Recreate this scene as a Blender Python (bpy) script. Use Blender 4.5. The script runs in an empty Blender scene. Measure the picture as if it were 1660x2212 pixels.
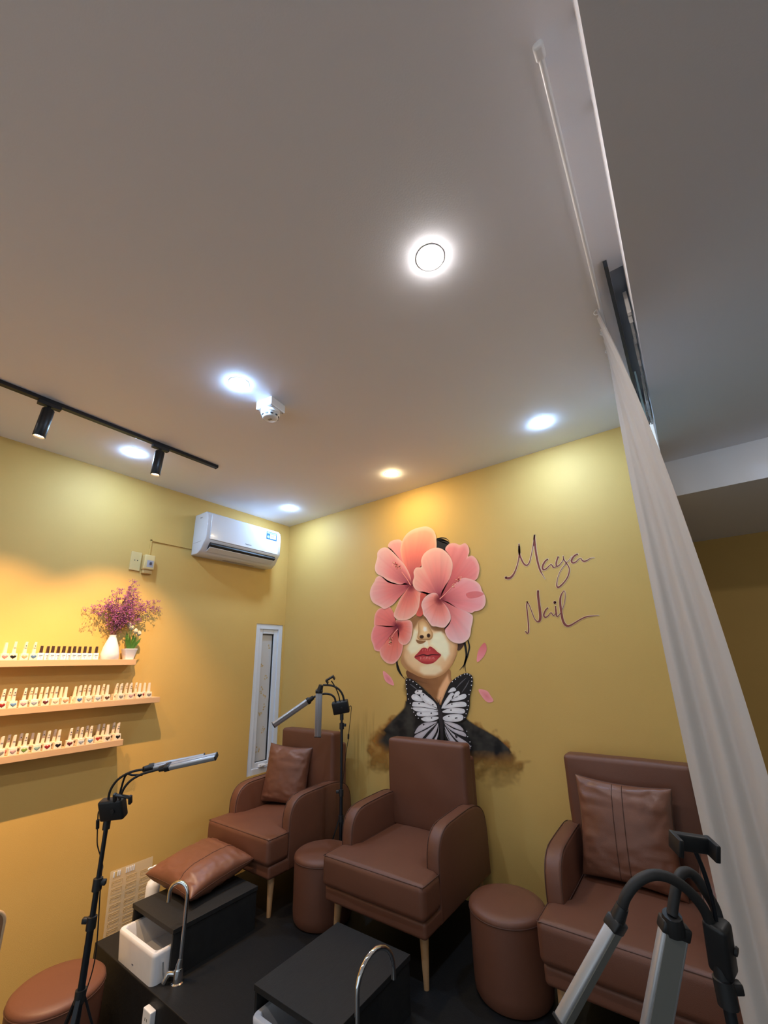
import bpy, bmesh, math, random
from mathutils import Vector, Matrix, noise

scn = bpy.context.scene
COL = scn.collection
R = math.radians

# ------------------------------------------------------------------ camera
FPX, YAW, PIT, ROL, PPX, PPY = 885.7, R(-35.879), R(17.445), R(-1.395), 830.0, 1152.9
CAM = Vector((3.463, -2.955, 1.65))
def cam_axes():
    cy, sy, cp, sp = math.cos(YAW), math.sin(YAW), math.cos(PIT), math.sin(PIT)
    f = Vector((sy*cp, cy*cp, sp)); r = Vector((cy, -sy, 0)); u = r.cross(f)
    cr, sr = math.cos(ROL), math.sin(ROL)
    return cr*r + sr*u, -sr*r + cr*u, f
AR, AU, AF = cam_axes()
cd = bpy.data.cameras.new('camera'); cam = bpy.data.objects.new('camera', cd); COL.objects.link(cam)
m3 = Matrix((AR, AU, -AF)).transposed()
cam.matrix_world = Matrix.Translation(CAM) @ m3.to_4x4()
cd.sensor_fit = 'HORIZONTAL'; cd.sensor_width = 36.0; cd.lens = FPX/1660*36
cd.shift_y = (PPY-1106)/1660; cd.clip_start = .02
scn.camera = cam
def ray(x, y): return AF + AR*((x-PPX)/FPX) - AU*((y-PPY)/FPX)
def hit(x, y, ax, v):
    d = ray(x, y); return CAM + d*((v-CAM[ax])/d[ax])
def at(x, y, t): return CAM + ray(x, y)*t
def depth(p): return (Vector(p)-CAM).dot(AF)

# ------------------------------------------------------------------ world / exposure
w = bpy.data.worlds.new('world'); scn.world = w; w.use_nodes = True
w.node_tree.nodes['Background'].inputs[0].default_value = (.62, .72, .80, 1)
w.node_tree.nodes['Background'].inputs[1].default_value = .22
vs = scn.view_settings
vs.view_transform = 'Standard'; vs.look = 'None'; vs.gamma = 1; vs.use_curve_mapping = False
vs.exposure = 2.42
COOL, WARM, NEUT, SPOTC = (.56, .88, 1.34), (1.0, .77, .40), (1.0, .93, .88), (1.0, .63, .30)
DL_POWER, SPOT_POWER = 82.0, 30.0

# ------------------------------------------------------------------ helpers
def lin(c):
    return tuple((v/255/12.92 if v/255 <= .04045 else ((v/255+.055)/1.055)**2.4) for v in c)
def mat(name, col, rough=.5, metal=0., bump=0., bscale=200., var=0., vscale=8., alpha=1., trans=0., spec=.5, coat=0., emit=None, estr=0., stretch=None):
    m = bpy.data.materials.new(name); m.use_nodes = True
    nt = m.node_tree; b = nt.nodes['Principled BSDF']
    b.inputs['Base Color'].default_value = (*col, 1); b.inputs['Roughness'].default_value = rough
    b.inputs['Metallic'].default_value = metal; b.inputs['Specular IOR Level'].default_value = spec
    b.inputs['Alpha'].default_value = alpha; b.inputs['Transmission Weight'].default_value = trans
    b.inputs['Coat Weight'].default_value = coat
    if emit:
        b.inputs['Emission Color'].default_value = (*emit, 1); b.inputs['Emission Strength'].default_value = estr
    if bump or var:
        tc = nt.nodes.new('ShaderNodeTexCoord'); mp = nt.nodes.new('ShaderNodeMapping')
        nt.links.new(tc.outputs['Object'], mp.inputs[0])
        if stretch: mp.inputs['Scale'].default_value = stretch
    if var:
        n = nt.nodes.new('ShaderNodeTexNoise'); n.inputs['Scale'].default_value = vscale; n.inputs['Detail'].default_value = 4
        nt.links.new(mp.outputs[0], n.inputs['Vector'])
        mx = nt.nodes.new('ShaderNodeMix'); mx.data_type = 'RGBA'
        mx.inputs[6].default_value = (*[max(0, c*(1-var)) for c in col], 1)
        mx.inputs[7].default_value = (*[min(1, c*(1+var)) for c in col], 1)
        nt.links.new(n.outputs['Fac'], mx.inputs[0]); nt.links.new(mx.outputs[2], b.inputs['Base Color'])
    if bump:
        n = nt.nodes.new('ShaderNodeTexNoise'); n.inputs['Scale'].default_value = bscale; n.inputs['Detail'].default_value = 3
        nt.links.new(mp.outputs[0], n.inputs['Vector'])
        bp = nt.nodes.new('ShaderNodeBump'); bp.inputs['Strength'].default_value = bump; bp.inputs['Distance'].default_value = .002
        nt.links.new(n.outputs['Fac'], bp.inputs['Height']); nt.links.new(bp.outputs[0], b.inputs['Normal'])
    return m

M = {}
M['yellow'] = mat('yellow_wall_paint', (.62, .395, .115), .62, bump=.25, bscale=260, var=.05, vscale=3, spec=.3)
M['ceiling'] = mat('ceiling_paint', (.82, .835, .90), .75, bump=.12, bscale=180, spec=.2)
M['white_paint'] = mat('white_paint', (.72, .72, .70), .6, bump=.1)
M['floor'] = mat('dark_floor_tile', (.05, .045, .04), .35, var=.3, vscale=5)
M['blackwood'] = mat('black_woodgrain', (.010, .010, .0105), .5, spec=.25, bump=.35, bscale=60, var=.35, vscale=24, stretch=(1, 8, 1))
M['blackwood2'] = mat('black_laminate', (.017, .017, .017), .52, spec=.3, bump=.3, bscale=50, var=.35, vscale=20, stretch=(8, 1, 1))
M['leather'] = mat('brown_leather', (.135, .050, .027), .50, bump=.22, bscale=420, var=.10, vscale=6, spec=.45)
M['leather2'] = mat('brown_cushion_leather', (.165, .064, .036), .40, bump=.22, bscale=300, var=.14, vscale=7, spec=.5)
M['seam'] = mat('stitched_seam', (.080, .031, .018), .6)
M['legwood'] = mat('pale_leg_wood', (.42, .24, .11), .5, var=.15, vscale=30, stretch=(1, 1, .1))
M['shelfwood'] = mat('oak_shelf', (.60, .37, .20), .5, bump=.12, bscale=90, var=.12, vscale=30, stretch=(1, .08, 1))
M['chairwood'] = mat('brown_plywood', (.26, .13, .06), .5, var=.2, vscale=20, stretch=(1, .1, 1))
M['edgewood'] = mat('pale_plywood_edge', (.55, .36, .20), .5)
M['white'] = mat('white_plastic', (.80, .81, .83), .28)
M['white_gloss'] = mat('glossy_white_plastic', (.68, .70, .75), .2, coat=.3)
M['upvc'] = mat('window_profile', (.66, .70, .77), .3)
M['cream'] = mat('cream_plastic', (.64, .47, .20), .4)
M['blackmetal'] = mat('black_metal', (.010, .012, .016), .38, metal=.2)
M['blackplastic'] = mat('black_plastic', (.012, .012, .013), .45)
M['rubber'] = mat('black_rubber', (.015, .014, .014), .6)
M['alu'] = mat('brushed_aluminium', (.46, .46, .47), .42, metal=.55, bump=.05, bscale=40, stretch=(1, 1, 40))
M['diffuser'] = mat('lamp_diffuser', (.15, .15, .135), .45)
M['chrome'] = mat('chrome', (.85, .86, .88), .06, metal=1)
M['ceramic'] = mat('white_ceramic', (.74, .74, .76), .18, coat=.4, var=.04, vscale=30)
M['curtain'] = mat('curtain_cloth', (.85, .82, .80), .85, bump=.15, bscale=500, spec=.1)
M['glass'] = mat('pale_glass', (.55, .80, .85), .08, alpha=.45)
M['frost'] = mat('frosted_film', (.55, .54, .53), .6)
M['gold'] = mat('gold_print', (.50, .36, .16), .5)
M['darksteel'] = mat('dark_steel', (.05, .06, .075), .4, metal=.4)
M['steel'] = mat('grey_steel', (.35, .34, .33), .35, metal=.8)
M['dark'] = mat('dark_gap', (.012, .012, .013), .6)
M['slotgrey'] = mat('blue_grey_board', (.30, .34, .40), .7)
M['plaster'] = mat('broken_plaster', (.62, .58, .54), .9, bump=.6, bscale=60)
M['bottle'] = mat('cream_polish_bottle', (.80, .68, .50), .22, coat=.3)
M['cap'] = mat('cream_bottle_cap', (.80, .64, .48), .35)
M['bottle_w'] = mat('white_polish_bottle', (.82, .80, .82), .25)
M['cap_dark'] = mat('dark_bottle_cap', (.045, .022, .014), .35)
M['print'] = mat('fine_print', (.35, .33, .36), .6)
M['vase'] = mat('white_vase', (.70, .68, .67), .4)
M['pot'] = mat('white_flower_pot', (.82, .80, .84), .3)
M['purple'] = mat('purple_blossom', (.33, .085, .24), .7, var=.5, vscale=60)
M['twig'] = mat('brown_twig', (.16, .07, .05), .8)
M['leaf'] = mat('green_leaf', (.13, .30, .06), .45, var=.35, vscale=30)
M['tulip'] = mat('white_tulip', (.82, .78, .62), .5, var=.06, vscale=40)
M['clear'] = mat('clear_acrylic', (.85, .80, .66), .15, alpha=.22)
M['clear_edge'] = mat('acrylic_relief', (.55, .40, .18), .3, alpha=.65)
M['sticker_blue'] = mat('blue_sticker', (.01, .09, .20), .4)
M['sticker_green'] = mat('green_sticker', (.30, .52, .30), .4)
M['ink'] = mat('dark_ink', (.05, .05, .07), .5)
M['maroon'] = mat('maroon_lettering', (.20, .034, .022), .5, var=.2, vscale=40)
M['lightrim'] = mat('pale_lettering_edge', (.80, .60, .38), .6)
for k, c in dict(cool=COOL, warm=WARM, neut=NEUT).items():
    M['em_'+k] = mat('lamp_'+k, (.9, .9, .9), .5, emit=c, estr=DL_POWER)
M['em_front'] = mat('lamp_front', (.9, .9, .9), .5, emit=NEUT, estr=DL_POWER*.30)  # dim emitter for the added fill downlights behind the camera
M['em_spot'] = mat('spot_lens', (.9, .9, .9), .5, emit=SPOTC, estr=8)

def link(name, me, m, parent=None, smooth=False):
    if m: me.materials.append(m)
    if smooth:
        for p in me.polygons: p.use_smooth = True
    o = bpy.data.objects.new(name, me); COL.objects.link(o)
    if parent: o.parent = parent
    return o
def obj(name, bm, m, parent=None, smooth=False, origin=None):
    if origin is not None: bmesh.ops.translate(bm, verts=bm.verts, vec=-Vector(origin))
    bmesh.ops.recalc_face_normals(bm, faces=bm.faces)
    me = bpy.data.meshes.new(name); bm.to_mesh(me); bm.free()
    o = link(name, me, M[m] if isinstance(m, str) else m, parent, smooth)
    if smooth and len(me.polygons):
        me.set_sharp_from_angle(angle=R(48))
    return o
def thing(name, label, cat, loc=(0, 0, 0), rz=0, group=None):
    o = bpy.data.objects.new(name, None); COL.objects.link(o); o.empty_display_size = .1
    o.location = loc; o.rotation_euler = (0, 0, rz); tag(o, label, cat, group); return o
def tag(o, label, cat, group=None):
    o['label'] = label; o['category'] = cat
    if group: o['group'] = group
    return o
def struct(o): o['kind'] = 'structure'; return o
def copy_tree(o, parent=None):
    c = o.copy(); COL.objects.link(c); c.parent = parent
    for ch in list(o.children): copy_tree(ch, c)
    return c

def B(): return bmesh.new()
def box(bm, a, b, bev=0., seg=2):
    a, b = Vector(a), Vector(b); c = (a+b)/2; s = b-a
    r = bmesh.ops.create_cube(bm, size=1, matrix=Matrix.Translation(c) @ Matrix.Diagonal((*s, 1)))
    if bev:
        es = {e for v in r['verts'] for e in v.link_edges}
        bmesh.ops.bevel(bm, geom=list(es), offset=bev, segments=seg, affect='EDGES', profile=.5)
    return bm
def obox(bm, c, ax, ay, az, hx, hy, hz, bev=0., seg=2):
    mt = Matrix.Translation(c) @ Matrix((Vector(ax).normalized(), Vector(ay).normalized(), Vector(az).normalized())).transposed().to_4x4() @ Matrix.Diagonal((2*hx, 2*hy, 2*hz, 1))
    r = bmesh.ops.create_cube(bm, size=1, matrix=mt)
    if bev:
        es = {e for v in r['verts'] for e in v.link_edges}
        bmesh.ops.bevel(bm, geom=list(es), offset=bev, segments=seg, affect='EDGES', profile=.5)
    return bm
def catmull(pts, n=6, closed=False):
    pts = [Vector(p) for p in pts]; out = []; N = len(pts)
    rng = range(N) if closed else range(N-1)
    for i in rng:
        if closed: p0, p1, p2, p3 = pts[i-1], pts[i], pts[(i+1) % N], pts[(i+2) % N]
        else: p0, p1, p2, p3 = pts[max(i-1, 0)], pts[i], pts[i+1], pts[min(i+2, N-1)]
        for k in range(n):
            t = k/n
            out.append(.5*((2*p1)+(p2-p0)*t+(2*p0-5*p1+4*p2-p3)*t*t+(3*p1-p0-3*p2+p3)*t**3))
    if not closed: out.append(pts[-1])
    return out
def tube(bm, path, r, n=8, caps=True, closed=False):
    path = [Vector(p) for p in path]; N = len(path)
    rs = r if isinstance(r, (list, tuple)) else [r]*N
    if len(rs) != N: rs = [rs[0]+(rs[-1]-rs[0])*i/(N-1) for i in range(N)]
    up = None; rings = []
    for i, p in enumerate(path):
        if closed: t = path[(i+1) % N]-path[i-1]
        else: t = path[min(i+1, N-1)]-path[max(i-1, 0)]
        t = t.normalized() if t.length > 1e-9 else Vector((0, 0, 1))
        if up is None:
            up = t.orthogonal().normalized()
        else:
            up = (up - t*up.dot(t)); up = up.normalized() if up.length > 1e-6 else t.orthogonal().normalized()
        s = t.cross(up)
        rings.append([bm.verts.new(p + (up*math.cos(2*math.pi*k/n)+s*math.sin(2*math.pi*k/n))*rs[i]) for k in range(n)])
    M_ = N if closed else N-1
    for i in range(M_):
        a, b = rings[i], rings[(i+1) % N]
        for k in range(n): bm.faces.new((a[k], a[(k+1) % n], b[(k+1) % n], b[k]))
    if caps and not closed:
        bm.faces.new(rings[0][::-1]); bm.faces.new(rings[-1])
    return bm
def lathe(bm, prof, n=40, c=(0, 0, 0), axis=None, close=True):
    c = Vector(c)
    mt = Matrix.Identity(3) if axis is None else Vector((0, 0, 1)).rotation_difference(Vector(axis)).to_matrix()
    rings = []
    for (r, z) in prof:
        if r < 1e-6: rings.append([bm.verts.new(c+mt @ Vector((0, 0, z)))])
        else: rings.append([bm.verts.new(c+mt @ Vector((r*math.cos(2*math.pi*k/n), r*math.sin(2*math.pi*k/n), z))) for k in range(n)])
    for a, b in zip(rings, rings[1:]):
        for k in range(n):
            q = []
            if len(a) == 1 and len(b) == 1: continue
            if len(a) == 1: q = [a[0], b[k], b[(k+1) % n]]
            elif len(b) == 1: q = [a[k], a[(k+1) % n], b[0]]
            else: q = [a[k], a[(k+1) % n], b[(k+1) % n], b[k]]
            bm.faces.new(q)
    if close:
        if len(rings[0]) > 1: bm.faces.new(rings[0][::-1])
        if len(rings[-1]) > 1: bm.faces.new(rings[-1])
    return bm
def prism(bm, poly, vec, bev=0., seg=2):
    vec = Vector(vec)
    vs_ = [bm.verts.new(Vector(p)) for p in poly]
    f = bm.faces.new(vs_)
    r = bmesh.ops.extrude_face_region(bm, geom=[f])
    nv = [e for e in r['geom'] if isinstance(e, bmesh.types.BMVert)]
    bmesh.ops.translate(bm, verts=nv, vec=vec)
    if bev:
        fs = [e for e in r['geom'] if isinstance(e, bmesh.types.BMFace)]
        es = set(f.edges)
        for q in fs: es |= set(q.edges)
        bmesh.ops.bevel(bm, geom=list(es), offset=bev, segments=seg, affect='EDGES', profile=.5)
    return bm
def soft_box(bm, c, h, r, crown=(0, 0, 0), xs=None, n=9, wob=0., seed=0.):
    """rounded box: centre c, half sizes h, edge radius r, each pair of faces bulged by crown"""
    c = Vector(c); h = Vector(h)
    def params(a):
        inner = a-r
        e = [-a, -a+r*.18, -a+r*.5, -a+r*.8]
        mid = [-inner+2*inner*i/n for i in range(n+1)]
        return e+mid+[-x for x in reversed(e)]
    P = [params(h[i]) for i in range(3)]
    def fin(p):
        q = Vector([max(-(h[i]-r), min(h[i]-r, p[i])) for i in range(3)])
        d = p-q; l = d.length
        s = q+(d*(r/l) if l > 1e-9 else Vector())
        nrm = d.normalized() if l > 1e-9 else Vector()
        fx, fy, fz = (max(0, 1-(s[i]/h[i])**2) for i in range(3))
        s.x += (1 if nrm.x > 0 else -1)*crown[0]*fy*fz*abs(nrm.x)
        s.y += (1 if nrm.y > 0 else -1)*crown[1]*fx*fz*abs(nrm.y)
        s.z += (1 if nrm.z > 0 else -1)*crown[2]*fx*fy*abs(nrm.z)
        if wob: s += nrm*wob*noise.noise(s*7+Vector((seed, seed*2, 0)))
        if xs: s.x *= xs(s.y)
        return s+c
    for ax in range(3):
        i, j = [(1, 2), (2, 0), (0, 1)][ax]
        for sg in (-1, 1):
            g = []
            for u in P[i]:
                row = []
                for v in P[j]:
                    p = Vector((0, 0, 0)); p[ax] = sg*h[ax]; p[i] = u; p[j] = v
                    row.append(bm.verts.new(fin(p)))
                g.append(row)
            for a in range(len(g)-1):
                for b in range(len(g[0])-1):
                    q = (g[a][b], g[a+1][b], g[a+1][b+1], g[a][b+1])
                    bm.faces.new(q if sg > 0 else q[::-1])
    bmesh.ops.remove_doubles(bm, verts=bm.verts, dist=1e-5)
    return bm

# ------------------------------------------------------------------ the room
CZ, PZ, FZ = 3.15, .15, -.20
RY = -6.4     # shop front line behind the camera
def wall_left():
    bm = B(); y0, y1, z0, z1 = -.356, -.022, .70, 2.05
    box(bm, (-.12, RY, FZ), (0, y0, CZ)); box(bm, (-.12, y1, FZ), (0, 0, CZ))
    box(bm, (-.12, y0, FZ), (0, y1, z0)); box(bm, (-.12, y0, z1), (0, y1, CZ))
    struct(obj('wall_left', bm, 'yellow'))
wall_left()
struct(obj('wall_back', box(B(), (-.12, 0, FZ), (3.50, .12, CZ)), 'yellow'))
struct(obj('wall_far', box(B(), (3.50, 1.9, FZ), (6.6, 2.02, 2.69)), 'yellow'))
struct(obj('wall_passage', box(B(), (3.44, .12, FZ), (3.50, 2.02, 2.95)), 'yellow'))
struct(obj('wall_right', box(B(), (6.6, RY, FZ), (6.72, 2.02, CZ)), 'white_paint'))
struct(obj('floor', box(B(), (-.12, RY, FZ-.1), (6.72, 2.02, FZ)), 'floor'))
def ceiling():
    bm = B()
    box(bm, (-.12, RY, CZ), (3.478, .12, CZ+.1))
    box(bm, (3.478, RY, CZ), (3.527, -1.36, CZ+.1))
    struct(obj('ceiling', bm, 'ceiling'))
    struct(obj('ceiling_passage', box(B(), (3.527, RY, 2.95), (6.6, .34, 3.25)), 'ceiling'))
    struct(obj('trim_beam', box(B(), (3.50, .34, 2.69), (6.6, 2.02, 3.0)), 'ceiling'))
    struct(obj('trim_slot', box(B(), (3.478, -1.36, 3.172), (3.527, .12, 3.25)), 'slotgrey'))
ceiling()
# shop front behind the camera: posts and a lintel, open to the street light
struct(obj('trim_shopfront', box(box(box(B(), (-.12, RY-.1, 2.7), (6.72, RY, CZ+.1)), (-.12, RY-.1, FZ), (.1, RY, 2.7)), (6.5, RY-.1, FZ), (6.72, RY, 2.7)), 'white_paint'))
PX0, PX1, PY0 = .335, 3.62, -1.575
pf = obj('floor_platform', box(B(), (PX0, PY0, FZ), (PX1, -.001, PZ), .004), 'blackwood'); struct(pf)

# ------------------------------------------------------------------ ceiling lamps
DLX, DLY = (.442, 1.70, 2.925), (-.39, -1.86)
def downlight(x, y, kind, label):
    t = thing('downlight', label, 'ceiling light', (x, y, CZ), 0, 'recessed ceiling downlights')
    obj('rim', lathe(B(), [(.0455, -.0004), (.0535, -.0016), (.055, 0)], 40, close=False), 'white', t, True)
    obj('lens', lathe(B(), [(.0, -.0108), (.022, -.0102), (.036, -.0076), (.043, -.0036), (.0455, 0), (0, 0)], 32, close=False), 'em_'+kind, t, True)
    return t
downlight(DLX[0], DLY[0], 'cool', 'cool white downlight in the corner beside the air conditioner')
downlight(DLX[1], DLY[0], 'warm', 'warm yellow downlight above the mural flowers')
downlight(DLX[2], DLY[0], 'cool', 'cool white downlight above the painted lettering, near the curtain')
downlight(DLX[0], DLY[1], 'cool', 'cool white downlight beside the black track, above the wall shelves')
downlight(DLX[1], DLY[1], 'cool', 'cool white downlight beside the smoke detector')
downlight(DLX[2], DLY[1], 'neut', 'warm white downlight near the curtain rail, far from the walls')
for x in DLX:  # unseen downlights continuing the grid behind the camera, added as ambient fill
    downlight(x, -3.33, 'neut' if x > 2.5 else 'front', 'added warm white fill downlight in the unseen front half of the shop ceiling')

downlight(4.6, -.5, 'neut', 'warm white downlight in the lower passage ceiling beyond the curtain').location.z = 2.95
TRX = .715
tr = thing('track_light', 'black ceiling track with cylinder spotlights above the shelves', 'track light', (TRX, -2.2, CZ))
obj('track', box(B(), (-.017, -1.2, -.022), (.017, .825, 0), .002), 'blackmetal', tr)
obj('end_cap', box(B(), (-.018, .825, -.023), (.018, .835, 0), .002), 'blackplastic', tr)
def spot(y, tilt, aim):
    o = Vector((0, y+2.2, 0))
    d = Vector(tilt).normalized()
    h = obj('spotlight', lathe(B(), [(.028, 0), (.030, -.003), (.030, -.175), (.027, -.178), (.025, -.165), (0, -.165)], 32, o+Vector((0, 0, -.062)), axis=-d), 'blackmetal', tr, True)
    obj('adapter', box(B(), o+Vector((-.018, -.055, -.045)), o+Vector((.018, .055, -.022)), .003), 'blackplastic', h)
    obj('joint', tube(B(), [o+Vector((0, 0, -.045)), o+Vector((0, 0, -.064))], .010, 12), 'blackmetal', h)
    obj('lens', lathe(B(), [(0, -.1665), (.0245, -.1665), (.0245, -.1655), (0, -.1655)], 24, o+Vector((0, 0, -.062)), axis=-d, close=False), 'em_spot', h)
    L = bpy.data.lights.new('spot_beam', 'SPOT'); L.energy = SPOT_POWER; L.color = SPOTC; L.spot_size = R(76); L.spot_blend = .9; L.shadow_soft_size = .006
    lo = bpy.data.objects.new('spot_beam', L); COL.objects.link(lo); lo.parent = h
    lo.location = o+Vector((0, 0, -.062))+d*.182
    lo.rotation_euler = Vector(aim).to_track_quat('-Z', 'Y').to_euler()
spot(-2.435, (-.06, -.06, -1), (-.30, .10, -1))
spot(-1.80, (-.03, -.03, -1), (-.33, .10, -1))
spot(-2.98, (-.05, -.03, -1), (-.27, .10, -1))

# smoke detector
sd = thing('smoke_detector', 'white smoke detector on a square junction box on the ceiling', 'smoke detector', (1.69, -1.63, CZ), R(8))
b_ = obj('junction_box', box(B(), (-.06, -.06, -.055), (.06, .06, 0), .006), 'white', sd)
for sx in (-1, 1):
    for sy in (-1, 1): obj('screw', lathe(B(), [(0, -.057), (.005, -.057), (.005, -.054), (0, -.054)], 10, (sx*.05, sy*.05, 0), close=False), 'steel', b_)
d_ = obj('detector_head', lathe(B(), [(.056, -.055), (.056, -.075), (.050, -.080), (.046, -.098), (.036, -.106), (0, -.108)], 40), 'white', sd, True)
for k in range(10):
    a = 2*math.pi*k/10; c, s = math.cos(a), math.sin(a)
    obj('vent_slot', obox(B(), Vector((.0475*c, .0475*s, -.091)), (c, s, 0), (-s, c, 0), (0, 0, 1), .0025, .008, .004), 'dark', d_)
obj('label_plate', box(B(), (-.012, -.006, -.1095), (.012, .006, -.107)), 'steel', d_)
obj('wire', tube(B(), catmull([(-.06, .02, -.03), (-.075, .025, -.04), (-.07, -.01, -.045), (-.06, -.03, -.04)], 5), .0015, 6), 'dark', sd)

# ------------------------------------------------------------------ air conditioner
ac = thing('air_conditioner', 'white split air conditioner high on the yellow wall', 'air conditioner', (0, -.70, 2.60))
def acprof(): return [(0, .0), (.10, .0), (.15, .03), (.185, .085), (.215, .12), (.218, .30), (.205, .345), (.18, .375), (0, .375)]
bm = B(); prism(bm, [(x, -.41, z) for x, z in acprof()], (0, .82, 0), .008, 2)
body = obj('body', bm, 'white_gloss', ac, True)
fp = obj('front_panel', soft_box(B(), (.214, 0, .235), (.008, .375, .118), .006, n=4), 'white_gloss', ac, True)
obj('outlet', obox(B(), Vector((.178, 0, .066)), (.055, 0, .035), (0, 1, 0), (-.035, 0, .055), .034, .355, .014), 'dark', ac)
obj('louver', obox(B(), Vector((.170, 0, .040)), (.055, 0, .030), (0, 1, 0), (-.03, 0, .055), .030, .352, .004, .002), 'white_gloss', ac)
for k in range(6):
    y = -.3+k*.12
    obj('guide_vane', box(B(), (.165, y-.0015, .05), (.19, y+.0015, .08)), 'blackplastic', ac)
obj('side_seam', tube(B(), [(.02, -.4105, .105), (.13, -.4105, .105), (.19, -.405, .125)], .0015, 6), 'print', ac)
obj('intake_grille', box(B(), (.03, -.12, -.002), (.06, .22, .001)), 'print', ac)
st = obj('energy_sticker', box(B(), (.2222, .22, .255), (.2227, .35, .335)), 'sticker_blue', ac)
obj('sticker_panel', box(B(), (.2226, .265, .268), (.2231, .338, .312)), 'white', st)
obj('sticker_green', box(B(), (.2230, .272, .280), (.2234, .318, .304)), 'sticker_green', st)
obj('sticker_disc', lathe(B(), [(0, 0), (.014, 0), (.014, .0006), (0, .0006)], 20, (.2226, .243, .280), axis=(1, 0, 0), close=False), 'sticker_green', st)
obj('sticker_bar', box(B(), (.2226, .228, .316), (.2231, .342, .328)), 'sticker_green', st)
def text(name, s, size, m, loc, rot, parent):
    c = bpy.data.curves.new(name, 'FONT'); c.body = s; c.size = size; c.align_x = 'CENTER'; c.align_y = 'CENTER'; c.extrude = .0002
    o = bpy.data.objects.new(name, c); COL.objects.link(o)
    dg = bpy.context.evaluated_depsgraph_get(); me = bpy.data.meshes.new_from_object(o.evaluated_get(dg))
    bpy.data.objects.remove(o); me.materials.clear()
    q = link(name, me, M[m], parent); q.location = loc; q.rotation_euler = rot; return q
text('logo', 'Nagakawa', .017, 'ink', (.2228, .02, .150), (R(90), 0, R(90)), ac)
text('model_mark', 'Inverter', .010, 'print', (.2228, .30, .135), (R(90), 0, R(90)), ac)
text('side_mark', 'Smart', .016, 'ink', (.11, -.411, .33), (R(90), 0, 0), ac)

# wall socket, breaker, conduit
sp = thing('wall_socket', 'cream wall socket plate with two pin holes below the conduit', 'socket', (0, -1.555, 2.39))
pl = obj('plate', box(B(), (0, -.040, 0), (.010, .040, .150), .003), 'cream', sp)
for k in (-.009, .012): obj('pin_hole', lathe(B(), [(0, .0102), (.0045, .0102), (.0045, .009), (0, .009)], 12, (0, k, .082), axis=(1, 0, 0), close=False), 'dark', pl)
br = thing('circuit_breaker', 'cream breaker box beside the wall socket plate', 'breaker', (0, -1.465, 2.375))
bb = obj('housing', box(B(), (0, -.042, .03), (.05, .040, .150), .008, 3), 'cream', br, True)
obj('lower_cover', box(B(), (0, -.036, 0), (.032, .036, .04), .005), 'cream', br, True)
obj('label_print', box(B(), (.0495, -.022, .05), (.0505, .028, .105)), 'print', bb)
obj('lever', box(B(), (.05, -.002, .072), (.058, .014, .09), .002), 'ink', bb)
cdt = thing('cable_conduit', 'thin yellow-painted conduit from breaker to air conditioner', 'conduit', (0, -1.46, 2.52))
obj('riser', box(B(), (0, -.006, 0), (.010, .006, .145), .001), 'yellow', cdt)
obj('run', box(B(), (0, -.006, .133), (.010, .345, .145), .001), 'yellow', cdt)

# ------------------------------------------------------------------ window
def window():
    y0, y1, z0, z1 = -.356, -.022, .70, 2.05
    def ring(a0, a1, b0, b1, w, x0, x1, bev=.003):
        bm = B()
        box(bm, (x0, a0, b0), (x1, a0+w, b1), bev); box(bm, (x0, a1-w, b0), (x1, a1, b1), bev)
        box(bm, (x0, a0+w, b0), (x1, a1-w, b0+w), bev); box(bm, (x0, a0+w, b1-w), (x1, a1-w, b1), bev)
        return bm
    wf = struct(obj('window_1', ring(y0, y1, z0, z1, .050, -.10, -.006), 'upvc'))
    s = obj('sash', ring(y0+.048, y1-.048, z0+.048, z1-.048, .048, -.085, -.018, .006), 'upvc', wf)
    obj('gasket', ring(y0+.094, y1-.094, z0+.094, z1-.094, .006, -.06, -.03, 0), 'dark', wf)
    obj('pane', box(B(), (-.052, y0+.095, z0+.095), (-.046, y1-.095, z1-.095)), 'frost', wf)
    rnd = random.Random(4)
    for i, (yy, zz) in enumerate([(-.16, 1.83), (-.23, 1.66), (-.17, 1.53), (-.21, 1.42), (-.17, 1.36), (-.21, 1.20), (-.17, 1.06), (-.22, .90), (-.18, 1.27)]):
        bm = B()
        for k in range(7):
            a = rnd.random()*6.3; rr = .006+.016*rnd.random()
            c = Vector((-.0455, yy+rr*math.cos(a), zz+rr*1.4*math.sin(a)))
            lathe(bm, [(0, 0), (.0050+.004*rnd.random(), 0), (0, .0004)], 6, c, axis=(1, 0, 0), close=False)
        obj('flower_print', bm, 'gold', wf)
    hd = obj('handle', box(B(), (-.02, -.225, z0+.055), (.006, -.16, z0+.078), .003), 'white', wf)
    obj('lever', box(B(), (.0, -.20, z0+.06), (.016, -.09, z0+.073), .003), 'white', hd)
window()

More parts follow.
